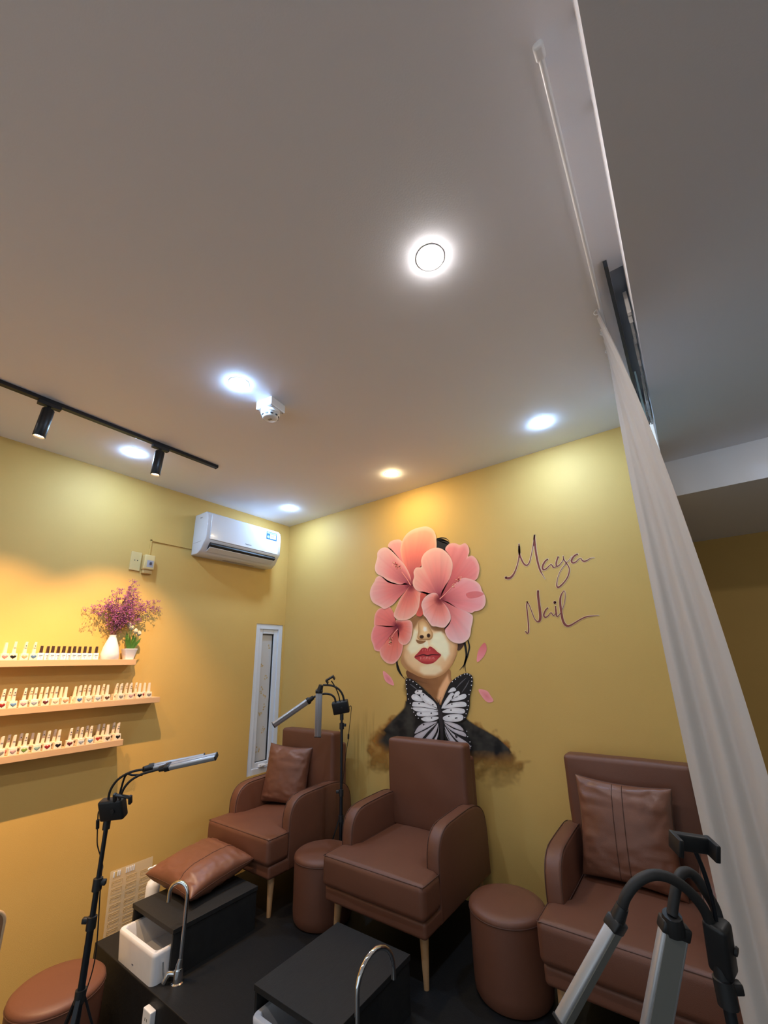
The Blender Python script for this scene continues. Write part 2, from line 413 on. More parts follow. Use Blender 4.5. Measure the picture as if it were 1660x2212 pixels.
# ------------------------------------------------------------------ armchairs
def armchair():
    t = thing('armchair', 'x', 'armchair', (0, 0, 0), 0, 'brown leather armchairs along the mural wall')
    hw = lambda y: 1.0 if y < -.155 else (.757 if y > -.115 else 1.0-(y+.155)/.04*.243)
    # cushion is centred at y=-.085 ; half depth .335
    sc = obj('seat_cushion', soft_box(B(), (0, -.085, .3625), (.345, .335, .078), .030, (0, .006, .016), xs=lambda y: hw(y), n=14, wob=.003, seed=3), 'leather', t, True)
    out = [(-.262, .2), (-.262, -.215), (-.338, -.25), (-.338, -.412), (.338, -.412), (.338, -.25), (.262, -.215), (.262, .2)]
    p = []
    for a, b in zip(out, out[1:]):
        for k in range(10): p.append(Vector((a[0]+(b[0]-a[0])*k/10, a[1]+(b[1]-a[1])*k/10, .432)))
    obj('piping', tube(B(), p, .0028, 6), 'seam', sc)
    obj('base_rail', soft_box(B(), (0, -.005, .248), (.338, .395, .038), .018, n=4), 'leather', t, True)
    prof = [(-.245, .215), (-.25, .40), (-.247, .50), (-.236, .55), (-.212, .59), (-.17, .617), (-.10, .630), (.15, .638), (.25, .628), (.32, .60), (.365, .555), (.385, .49), (.393, .40), (.395, .215)]
    for s in (-1, 1):
        x0, x1 = (.262, .345)
        bm = B(); prism(bm, [(s*x0, y, z) for y, z in prof], (s*(x1-x0), 0, 0), .018, 3)
        am = obj('armrest', bm, 'leather', t, True)
        cur = catmull([(0, q[0]*.985, q[1]-.003) for q in prof[1:-1]], 3)
        for xx in (x0+.005, x1-.005):
            obj('piping', tube(B(), [(s*xx, v.y, v.z) for v in cur], .0024, 6), 'seam', am)
    obj('back_frame', soft_box(B(), (0, .345, .545), (.292, .047, .335), .022, n=6), 'leather', t, True)
    bc = obj('back_cushion', soft_box(B(), (0, .262, .70), (.305, .058, .272), .024, (.004, .014, .004), n=12, wob=.004, seed=9), 'leather', t, True)
    obj('piping', tube(B(), [(-.296, .212, .44), (-.297, .212, .955), (.297, .212, .955), (.296, .212, .44)], .0024, 6), 'seam', bc)
    for sx in (-1, 1):
        for sy in (-1, 1):
            top = Vector((sx*.285, -.335 if sy < 0 else .33, .215)); bot = top+Vector((sx*.012, sy*.015, -.215))
            obj('leg', tube(B(), [bot, bot.lerp(top, .5), top], [.013, .0185, .024], 14), 'legwood', t, True)
    return t
c0 = armchair(); c1 = copy_tree(c0); c2 = copy_tree(c0)
for o, x, y, lb in ((c0, .685, -.505, 'brown leather armchair in the corner by the narrow window, holding a cushion'),
                    (c1, 1.805, -.465, 'brown leather armchair without a cushion, in front of the mural woman'),
                    (c2, 3.025, -.425, 'brown leather armchair with a seamed cushion, beside the curtain')):
    o.location = (x, y, PZ); o['label'] = lb

# ottomans
def ottoman():
    t = thing('ottoman', 'x', 'ottoman', (0, 0, 0), 0, 'round brown leather ottomans')
    obj('side', lathe(B(), [(.150, 0), (.172, .004), (.181, .02), (.184, .06), (.184, .30), (.183, .325), (0, .325)], 56), 'leather', t, True)
    tp = obj('top_pad', lathe(B(), [(.183, .318), (.186, .328), (.184, .340), (.172, .350), (.14, .357), (.07, .362), (0, .3635)], 56), 'leather', t, True)
    obj('piping', tube(B(), [(.1855*math.cos(2*math.pi*k/56), .1855*math.sin(2*math.pi*k/56), .325) for k in range(56)], .0025, 6, closed=True), 'seam', tp)
    return t
o0 = ottoman(); o1 = copy_tree(o0); o2 = copy_tree(o0)
for o, x, y, z, lb in ((o0, 1.262, -.665, PZ, 'round brown ottoman squeezed between the corner armchair and the cushionless armchair'),
                       (o1, 2.452, -.59, PZ, 'round brown ottoman between the cushionless armchair and the curtain-side armchair'),
                       (o2, .602, -1.832, FZ, 'round brown ottoman on the lower floor beside the lamp tripod')):
    o.location = (x, y, z); o['label'] = lb
o2.scale = (1.07, 1.07, 1.07)

# cushions
def cushion(name, label, W, H, T, mtx, strip=None, seed=0, sag=0.):
    t = thing(name, label, 'cushion', (0, 0, 0), 0, 'brown leather throw cushions')
    N = 44
    def S(u, v, s):
        cu = 1-.075*(1-v*v)**1.0*abs(u)**1.5; cv = 1-.075*(1-u*u)*abs(v)**1.5
        x = W/2*u*cu; y = H/2*v*cv
        e = max(0., (1-abs(u)**2.6))*max(0., (1-abs(v)**2.6))
        z = T/2*e**.42
        wr = .010*noise.noise(Vector((u*2.2+seed, v*5.5, s)))+.006*noise.noise(Vector((u*7+seed, v*12, s*3)))
        edge = min(1, 4*e)*(1-.65*e)
        z += wr*edge*1.2
        z -= sag*max(0, -v)*e*.0
        return Vector((x, y, s*z))
    grids = []
    bm = B()
    for s in (1, -1):
        g = [[bm.verts.new(S(math.sin(math.pi/2*(2*i/N-1)), math.sin(math.pi/2*(2*j/N-1)), s)) for j in range(N+1)] for i in range(N+1)]
        for i in range(N):
            for j in range(N):
                q = (g[i][j], g[i+1][j], g[i+1][j+1], g[i][j+1]); bm.faces.new(q if s > 0 else q[::-1])
    bmesh.ops.remove_doubles(bm, verts=bm.verts, dist=2e-4)
    b = obj('cover', bm, 'leather2', t, True)
    edge = []
    for a in range(4):
        for k in range(20):
            q = -1+2*k/20
            u, v = [(q, -1), (1, q), (-q, 1), (-1, -q)][a]
            edge.append(S(u, v, 1))
    obj('edge_seam', tube(B(), edge, .0022, 6, closed=True), 'seam', b)
    if strip:
        for u in strip:
            obj('strip_seam', tube(B(), [S(u, -0.98+1.96*k/40, 1)+Vector((0, 0, .0005)) for k in range(41)], .0022, 6), 'seam', b)
    t.matrix_world = mtx
    return t
def frame(c, xd, nd):
    n = Vector(nd).normalized(); x = Vector(xd); x = (x-n*x.dot(n)).normalized(); y = n.cross(x)
    m = Matrix((x, y, n)).transposed().to_4x4(); m.translation = Vector(c); return m
cushion('throw_cushion', 'brown leather cushion standing upright on the corner armchair by the window', .39, .42, .15, frame((.590, -.408, .806), (1, -.42, .07), (.36, -1, .18)), seed=1.3)
cushion('throw_cushion', 'brown leather cushion with a stitched centre strip on the curtain-side armchair', .44, .44, .14, frame((3.005, -.328, .818), (1, 0, -.03), (.0, -1, .16)), strip=(-.18, .03), seed=4.1)
cushion('throw_cushion', 'brown leather cushion lying flat on the black foot-bath box', .47, .44, .17, frame((.672, -1.157, .450), (1, .05, .03), (.05, -.1, 1)), strip=(.34,), seed=7.7)

# ------------------------------------------------------------------ foot-bath boxes, sinks, taps
def footbox(x0, label):
    t = thing('footbath_box', label, 'box', (x0, 0, PZ), 0, 'black foot-bath boxes on the platform')
    ya, yb = -1.50, -.975
    obj('side_panel', box(B(), (.002, ya+.006, 0), (.016, yb-.004, .190), .001), 'blackwood2', t)
    obj('side_panel', box(B(), (.432, ya+.006, 0), (.446, yb-.004, .190), .001), 'blackwood2', t)
    obj('back_panel', box(B(), (.016, yb-.022, 0), (.432, yb-.004, .190), .001), 'blackwood2', t)
    obj('top_panel', box(B(), (0, ya, .190), (.45, yb, .212), .0015), 'blackwood2', t)
    return t
footbox(.562, 'black wooden foot-bath box carrying a leather cushion')
footbox(1.672, 'bare black wooden foot-bath box in front of the cushionless armchair')
def sink(x0, label):
    t = thing('foot_sink', label, 'sink', (x0, 0, PZ), 0, 'white ceramic foot sinks')
    bm = B()
    def ringv(xa, xb, ya, yb, z, r=.03, n=5):
        out = []
        for cx, cy, a0 in ((xb-r, yb-r, 0), (xa+r, yb-r, 90), (xa+r, ya+r, 180), (xb-r, ya+r, 270)):
            for k in range(n+1):
                a = R(a0+90*k/n); out.append(bm.verts.new((cx+r*math.cos(a), cy+r*math.sin(a), z)))
        return out
    y0, y1 = -1.573, -1.20
    L = [ringv(.008, .394, y0+.006, y1-.012, 0), ringv(0, .402, y0, y1, .116, .025), ringv(0, .402, y0, y1, .128, .025), ringv(.004, .398, y0+.004, y1-.004, .134, .024),
         ringv(.022, .380, y0+.022, y1-.022, .134, .02), ringv(.026, .376, y0+.026, y1-.026, .128, .02), ringv(.05, .35, y0+.05, y1-.05, .02, .03)]
    for a, b in zip(L, L[1:]):
        for k in range(len(a)): bm.faces.new((a[k], a[(k+1) % len(a)], b[(k+1) % len(a)], b[k]))
    bm.faces.new(L[0][::-1]); bm.faces.new(L[-1])
    s = obj('basin', bm, 'ceramic', t, True)
    obj('drain', lathe(B(), [(0, .0225), (.02, .0225), (.022, .0205), (0, .0205)], 20, (.185, -1.38, 0), close=False), 'chrome', s)
    obj('maker_mark', box(B(), (.185, y0+.0030, .030), (.200, y0+.0042, .034)), 'ink', s)
    return t
sink(.585, 'white rectangular foot sink under the box with the leather cushion')
sink(1.696, 'white rectangular foot sink under the bare black box').location.y = .045
def tap(base, d, h, reach, label):
    t = thing('tap', label, 'tap', base, 0, 'chrome swan-neck taps')
    d = Vector(d).normalized(); side = Vector((0, 0, 1)).cross(d)
    obj('base', lathe(B(), [(.030, 0), (.030, .006), (.024, .010), (.022, .055), (.020, .062), (0, .062)], 28), 'chrome', t, True)
    obj('body', tube(B(), [(0, 0, .058), (0, 0, .075), (.004, .003, .10)], [.017, .015, .011], 16), 'chrome', t, True)
    r = reach/2; pts = [Vector((.004, .003, .095)), Vector((.006, .004, .2)), Vector((.006, .004, h-r))]
    for k in range(1, 13):
        a = math.pi*k/12
        pts.append(Vector((.006, .004, h-r))+d*(r-r*math.cos(a))+Vector((0, 0, r*math.sin(a))))
    pts.append(pts[-1]+Vector((0, 0, -.035)))
    obj('spout', tube(B(), pts, .0095, 16), 'chrome', t, True)
    v = obj('valve', tube(B(), [Vector((0, 0, .04)), Vector((0, 0, .04))+Vector((-.035, -.030, .004)), Vector((-.05, -.043, .006))], [.013, .013, .012], 16), 'chrome', t, True)
    obj('lever', tube(B(), [Vector((-.047, -.040, .008)), Vector((-.056, -.048, .045)), Vector((-.062, -.052, .09))], [.006, .0045, .004], 10), 'chrome', v, True)
tap((1.055, -1.475, PZ), (-.92, -.45, 0), .415, .105, 'chrome swan-neck tap beside the sink under the leather cushion')
tap((2.165, -1.42, PZ), (.15, 1, 0), .40, .20, 'chrome swan-neck tap beside the bare black box')
so = thing('power_outlet', 'white power outlet on the platform front below the sink', 'socket', (1.03, PY0, .02))
oo = obj('housing', box(B(), (-.035, -.028, -.02), (.035, 0, .085), .004), 'white', so)
for k in (-.008, .008): obj('pin_hole', box(B(), (k-.002, -.0285, .045), (k+.002, -.027, .056)), 'dark', oo)
obj('pin_hole', box(B(), (-.003, -.0285, .03), (.003, -.027, .034)), 'dark', oo)

# embossed acrylic board and pump bottle by the wall
ab = thing('acrylic_board', 'clear embossed acrylic nail board leaning on the yellow wall', 'display board', (.03, -1.27, FZ))
def lean(z): return .05*(1-z/.58)
bm = B(); prism(bm, [(lean(0), -.14, 0), (lean(0), .135, 0), (lean(.565), .135, .565), (lean(.565), -.14, .565)], (.003, 0, 0))
pn = obj('sheet', bm, 'clear', ab)
for c in range(3):
    for r_ in range(10):
        y = -.092+c*.09; z = .492-r_*.043; x = lean(z)+.004
        bm = B()
        tube(bm, [(x, y-.032, z-.014), (x, y+.032, z-.014), (x, y+.032, z+.014), (x, y-.032, z+.014)], .0016, 5, closed=True)
        tube(bm, [(x, y-.026+.007*math.cos(a*math.pi/4), z+.007*math.sin(a*math.pi/4)) for a in range(8)], .0014, 5, closed=True)
        tube(bm, [(x, y-.01, z+.004), (x, y+.022, z+.004)], .0014, 5)
        obj('embossed_cell', bm, 'clear_edge', pn)
for k in range(9):
    y = -.118+k*.012+(.03 if k > 3 else 0); z = .542
    obj('nail_tip', soft_box(B(), (lean(z)+.006, y, z), (.002, .0042, .016), .0018, n=2), 'cream' if k == 1 else 'white', ab, True)
pb = thing('pump_bottle', 'white pump lotion bottle behind the black foot-bath box', 'bottle', (.386, -1.298, PZ))
obj('bottle', lathe(B(), [(.036, 0), (.040, .006), (.040, .185), (.034, .207), (.016, .221), (.014, .233), (0, .233)], 28), 'white', pb, True)
pp = obj('pump', lathe(B(), [(.017, .231), (.017, .247), (.006, .251), (.006, .278), (.012, .280), (.012, .289), (0, .291)], 20), 'white', pb, True)
obj('nozzle', tube(B(), [(0, 0, .284), (-.01, -.03, .283), (-.012, -.040, .278)], .0045, 10), 'white', pp, True)

# ------------------------------------------------------------------ shelves
SH = {'top': (1.677, 1.716, -1.482), 'middle': (1.404, 1.442, -1.272), 'lower': (1.143, 1.181, -1.489)}
for k, (za, zb, ye) in SH.items():
    o = obj('wall_shelf', box(B(), (0, -2.75, za), (.112, ye, zb), .0015), 'shelfwood')
    tag(o, {'top': 'oak wall shelf holding the vase, topmost of three', 'middle': 'oak wall shelf between two others, reaching furthest toward the air conditioner', 'lower': 'oak wall shelf lowest of three above the lamp tripod'}[k], 'shelf', 'oak wall shelves')

HC = dict(red=(.30, .02, .02), black=(.012, .008, .008), peach=(.62, .32, .16), blue=(.08, .16, .30), pink=(.60, .20, .18), grey=(.26, .22, .18), silver=(.36, .36, .38), maroon=(.14, .02, .02),
          cream=(.66, .50, .32), green=(.20, .30, .05), teal=(.26, .36, .30), brown=(.13, .06, .03), skyblue=(.16, .27, .42), rose=(.52, .30, .28))
for k, c in HC.items(): M['h_'+k] = mat('heart_'+k, c, .15, coat=.5)
heart_me = {}
def heart_mesh(col):
    if col not in heart_me:
        bm = B(); pts = []
        for i in range(28):
            a = 2*math.pi*i/28
            pts.append((.0, 16*math.sin(a)**3/16*.0150, (13*math.cos(a)-5*math.cos(2*a)-2*math.cos(3*a)-math.cos(4*a))/16*.0135))
        c = bm.verts.new((.0026, 0, 0)); ring1 = [bm.verts.new((.002, y*.7, z*.7)) for _, y, z in pts]; ring0 = [bm.verts.new(p) for p in pts]
        for i in range(28):
            j = (i+1) % 28
            bm.faces.new((c, ring1[i], ring1[j])); bm.faces.new((ring1[i], ring0[i], ring0[j], ring1[j]))
        me = bpy.data.meshes.new('heart'); bm.to_mesh(me); bm.free(); me.materials.append(M['h_'+col])
        heart_me[col] = me
    return heart_me[col]
def mk(bm, m):
    bmesh.ops.recalc_face_normals(bm, faces=bm.faces)
    me = bpy.data.meshes.new('part'); bm.to_mesh(me); bm.free(); me.materials.append(M[m]); return me
def trunc(w0, w1, z0, z1, bev=.002):
    bm = B()
    lo = [bm.verts.new((sx*w0, sy*w0, z0)) for sx, sy in ((-1, -1), (1, -1), (1, 1), (-1, 1))]
    hi = [bm.verts.new((sx*w1, sy*w1, z1)) for sx, sy in ((-1, -1), (1, -1), (1, 1), (-1, 1))]
    bm.faces.new(lo[::-1]); bm.faces.new(hi)
    for i in range(4): bm.faces.new((lo[i], lo[(i+1) % 4], hi[(i+1) % 4], hi[i]))
    bmesh.ops.bevel(bm, geom=list(bm.edges), offset=bev, segments=2, affect='EDGES', profile=.5)
    return bm
BODY = mk(trunc(.0205, .0185, 0, .040), 'bottle'); CAP = mk(trunc(.0090, .0060, .040, .104, .001), 'cap')
TIP = mk(soft_box(B(), (.0092, 0, .092), (.0016, .0064, .018), .0015, n=2), 'cap'); DOT = mk(lathe(B(), [(0, .0114), (.0034, .0111), (0, .0106)], 10, (0, .0, .086), axis=(1, 0, 0), close=False), 'ink')
BODYW = mk(trunc(.0150, .0150, 0, .043), 'bottle_w'); CAPD = mk(trunc(.0082, .0066, .043, .088, .001), 'cap_dark')
PRT = mk(box(box(box(B(), (.0151, -.009, .028), (.0154, .009, .031)), (.0151, -.009, .020), (.0154, .005, .0215)), (.0151, -.002, .010), (.0154, .002, .014)), 'ink')
def part(name, me, p):
    o = bpy.data.objects.new(name, me); COL.objects.link(o); o.parent = p; return o
rb = random.Random(2)
def polish(px, row, col, depthx=.078, back=False):
    y = None
    zb = SH[row][1]
    yy = {'top': 1424, 'middle': 1520, 'lower': 1610}[row]
    p = hit(px, yy, 0, depthx); y = p.y
    lab = 'cream nail polish bottle with %s heart on the %s wall shelf' % (col, row)
    if back: lab = 'cream nail polish bottle standing in the back row of the %s wall shelf' % row
    t = thing('nail_polish', lab, 'nail polish', (depthx, y, zb), R(rb.uniform(-7, 7)), 'cream nail polish bottles on the %s shelf' % row)
    part('body', BODY, t); c = part('cap', CAP, t)
    h = part('heart', heart_mesh(col), t); h.location = (.0198, 0, .020); h.rotation_euler = (0, R(-2.5), 0)
    if rb.random() < .75:
        part('nail_tip', TIP, t)
        if rb.random() < .7: part('nail_dot', DOT, t)
for px, c in ((6, 'pink'), (26, 'black'), (49, 'peach'), (69, 'blue')): polish(px, 'top', c)
for i, px in enumerate((85, 99, 110, 122, 134, 146, 157, 168, 180, 191, 205)):
    dx = .088 if i % 2 == 0 else .052; p = hit(px, 1424, 0, dx)
    t = thing('nail_polish', 'white square nail polish bottle with dark cap on the top wall shelf', 'nail polish', (dx, p.y, SH['top'][1]), R(rb.uniform(-5, 5)), 'white dark-capped polish bottles on the top shelf')
    if i == 0: t['label'] = 'white dark-capped polish bottle next to the cream bottle with blue heart'
    if i == 10: t['label'] = 'white dark-capped polish bottle standing next to the white vase'
    part('body', BODYW, t); part('cap', CAPD, t); part('label_print', PRT, t)
def row_of(row, items):
    last = None
    for px, c, dx in items: polish(px, row, c, dx)
F, K = .088, .042
row_of('middle', [(3, 'red', F), (26, 'skyblue', F), (49, 'rose', F), (72, 'silver', F), (95, 'maroon', F), (116, 'cream', F), (137, 'peach', F), (157, 'cream', K), (167, 'blue', F), (187, 'cream', F), (198, 'grey', K), (207, 'silver', F), (227, 'brown', F),
                  (256, 'grey', F), (277, 'rose', F), (288, 'maroon', K), (297, 'black', F), (307, 'red', K), (317, 'grey', F)])
for px in (16, 62, 84, 106, 127, 177, 217, 246, 267): polish(px, 'middle', 'grey', K, True)
row_of('lower', [(2, 'grey', F), (16, 'pink', K), (28, 'rose', F), (53, 'green', F), (79, 'teal', F), (101, 'red', F), (123, 'black', F), (148, 'maroon', F), (171, 'silver', F), (191, 'skyblue', F), (206, 'red', K), (227, 'brown', F), (249, 'black', F)])
for px in (41, 66, 90, 113, 161, 182, 217, 239): polish(px, 'lower', 'brown', K, True)

# vase with dried flowers
VY = hit(236, 1420, 0, .055).y
va = thing('flower_vase', 'white tapered vase of purple dried flowers on the top shelf', 'vase', (.056, VY, SH['top'][1]))
bm = B()
N = 36
def vring(rx, ry, z, ox=0, oy=0): return [bm.verts.new((ox+rx*math.cos(2*math.pi*k/N), oy+ry*math.sin(2*math.pi*k/N), z)) for k in range(N)]
Lv = [vring(.050, .058, 0), vring(.053, .061, .004), vring(.051, .058, .04), vring(.044, .049, .085), vring(.034, .036, .122), vring(.025, .026, .148), vring(.0215, .022, .160), vring(.024, .0245, .172), vring(.021, .0215, .172), vring(.018, .0185, .158), vring(.018, .0185, .10)]
for a, b in zip(Lv, Lv[1:]):
    for k in range(N): bm.faces.new((a[k], a[(k+1) % N], b[(k+1) % N], b[k]))
bm.faces.new(Lv[0][::-1]); bm.faces.new(Lv[-1])
obj('vase', bm, 'vase', va, True)
rf = random.Random(11)
def vloc(X, Y, dx): # target crop (180,1240 scale 9.222) to a point in vase coordinates, at depth x=.056+dx
    p = hit(180+X/9.222, 1240+Y/9.222, 0, .056+dx); return p-Vector((.056, VY, SH['top'][1]))
tips = [(1000, 140), (1060, 260), (1090, 370), (940, 240), (880, 320), (740, 300), (670, 370), (560, 540), (430, 560), (330, 640), (150, 700), (230, 680), (420, 700), (480, 620), (620, 620), (700, 560), (830, 480), (960, 420), (1000, 460),
        (1100, 500), (1200, 570), (1300, 560), (1450, 580), (1520, 700), (1400, 640), (1250, 650), (1150, 640), (1200, 740), (1090, 860), (1080, 960), (950, 830), (900, 900), (850, 700), (760, 640), (650, 760), (580, 800), (620, 900), (700, 850), (780, 800), (900, 600), (680, 980), (860, 940), (740, 900), (600, 700), (1020, 720), (980, 620), (1060, 600), (870, 560)]
stem = B(); cells = []
for i, (X, Y) in enumerate(tips):
    dx = rf.uniform(-.045, .06)
    e = vloc(X, Y, dx); s0 = Vector((rf.uniform(-.008, .008), rf.uniform(-.008, .008), .165))
    mid = s0.lerp(e, .5)+Vector((0, 0, .02+.05*rf.random()*(1 if abs(e.y) > .05 else .3)))
    path = catmull([s0-Vector((0, 0, .05)), s0, mid, e], 6)
    tube(stem, path, [.0016]+[.0009]*(len(path)-1), 5)
    for q in range(11):
        a = path[6+int(rf.random()*(len(path)-7))]
        a = a.lerp(e, rf.random()**.7)
        tip = a+Vector((rf.gauss(0, .014), rf.gauss(0, .016), rf.gauss(.006, .013)))
        tube(stem, [a, a.lerp(tip, .5)+Vector((0, 0, .003)), tip], .0006, 4)
        for _ in range(7): cells.append(tip+Vector((rf.gauss(0, .006), rf.gauss(0, .007), rf.gauss(0, .006))))
obj('stems', stem, 'twig', va)
tb = B(); bmesh.ops.create_icosphere(tb, subdivisions=1, radius=1); tv = [v.co.copy() for v in tb.verts]
for i_, v in enumerate(tb.verts): v.index = i_
tf = [tuple(v.index for v in f.verts) for f in tb.faces]; tb.free()
BV, BF = [], []
for c in cells:
    r0 = rf.uniform(.0018, .0040); k0 = len(BV)
    BV += [(c.x+v.x*r0, c.y+v.y*r0*1.2, c.z+v.z*r0*.8) for v in tv]; BF += [tuple(k0+q_ for q_ in f) for f in tf]
me = bpy.data.meshes.new('blossoms'); me.from_pydata(BV, [], BF)
bl = link('blossoms', me, M['purple'], va); bl['kind'] = 'stuff'

TY = hit(277, 1420, 0, .06).y
tp = thing('tulip_pot', 'small white square pot of white tulips beside the vase', 'potted plant', (.060, TY, SH['top'][1]))
bm = B()
def sq(w, z, r=.006):
    out = []
    for cx, cy, a0 in ((w-r, w-r, 0), (-w+r, w-r, 90), (-w+r, -w+r, 180), (w-r, -w+r, 270)):
        for k in range(4): out.append(bm.verts.new((cx+r*math.cos(R(a0+30*k)), cy+r*math.sin(R(a0+30*k)), z)))
    return out
Ls = [sq(.028, 0), sq(.041, .068), sq(.042, .070), sq(.042, .076), sq(.038, .076), sq(.036, .06)]
for a, b in zip(Ls, Ls[1:]):
    for k in range(len(a)): bm.faces.new((a[k], a[(k+1) % len(a)], b[(k+1) % len(a)], b[k]))
bm.faces.new(Ls[0][::-1]); bm.faces.new(Ls[-1])
obj('pot', bm, 'pot', tp, True)
def leaf(base, tipv, w, bend):
    bm = B(); base = Vector(base); tipv = Vector(tipv); side = (tipv-base).cross(Vector((1, 0, .2))).normalized()
    prev = None
    for k in range(9):
        t = k/8; c = base.lerp(tipv, t)+Vector(bend)*(t*(1-t)*2)
        ww = w*math.sin(math.pi*min(1, .12+t*.88))**.8*(1 if t < 1 else 0)+.0003
        row = [bm.verts.new(c-side*ww), bm.verts.new(c+Vector((-.003*math.sin(math.pi*t), 0, 0))), bm.verts.new(c+side*ww)]
        if prev:
            for i in range(2): bm.faces.new((prev[i], prev[i+1], row[i+1], row[i]))
        prev = row
    r = bmesh.ops.solidify(bm, geom=bm.faces[:], thickness=.0008)
    obj('leaf', bm, 'leaf', tp, True)
for (a, b, w_, bd) in (((.01, .0, .06), (.03, .058, .155), .010, (0, .0, -.01)), ((0, -.005, .06), (.01, -.045, .175), .011, (0, 0, 0)), ((.012, .005, .06), (.03, .02, .16), .012, (0, .005, 0)), ((-.01, 0, .06), (-.02, -.03, .20), .010, (0, 0, 0)),
                       ((.015, -.01, .06), (.035, -.022, .165), .012, (0, -.01, 0)), ((-.01, .01, .06), (-.03, .04, .17), .010, (0, .01, 0)), ((0, .01, .06), (.0, .012, .185), .009, (0, 0, 0))): leaf(a, b, w_, bd)
for (y, z, x) in ((-.012, .225, .01), (.016, .20, .02), (.046, .185, .012), (-.02, .245, -.01)):
    bm = tube(B(), [(0, y*.4, .06), (x*.5, y*.8, .12), (x, y, z-.015)], .002, 6)
    s_ = obj('stem', bm, 'leaf', tp, True)
    bm = B()
    for k in range(6):
        a = 2*math.pi*k/6
        c, s = math.cos(a), math.sin(a)
        pts = [(0, -.016), (.011, -.008), (.014, .004), (.010, .016), (.003, .024)]
        prev = None
        for (r_, zz) in pts:
            hwid = .010*math.sin(math.pi*min(.97, (zz+.018)/.044))+.001
            row = [bm.verts.new((x+r_*c-s*q, y+r_*s+c*q, z+zz)) for q in (-hwid, 0, hwid)]
            if prev:
                for i in range(2): bm.faces.new((prev[i], prev[i+1], row[i+1], row[i]))
            prev = row
    bmesh.ops.solidify(bm, geom=bm.faces[:], thickness=.0008)
    obj('tulip_flower', bm, 'tulip', s_, True)

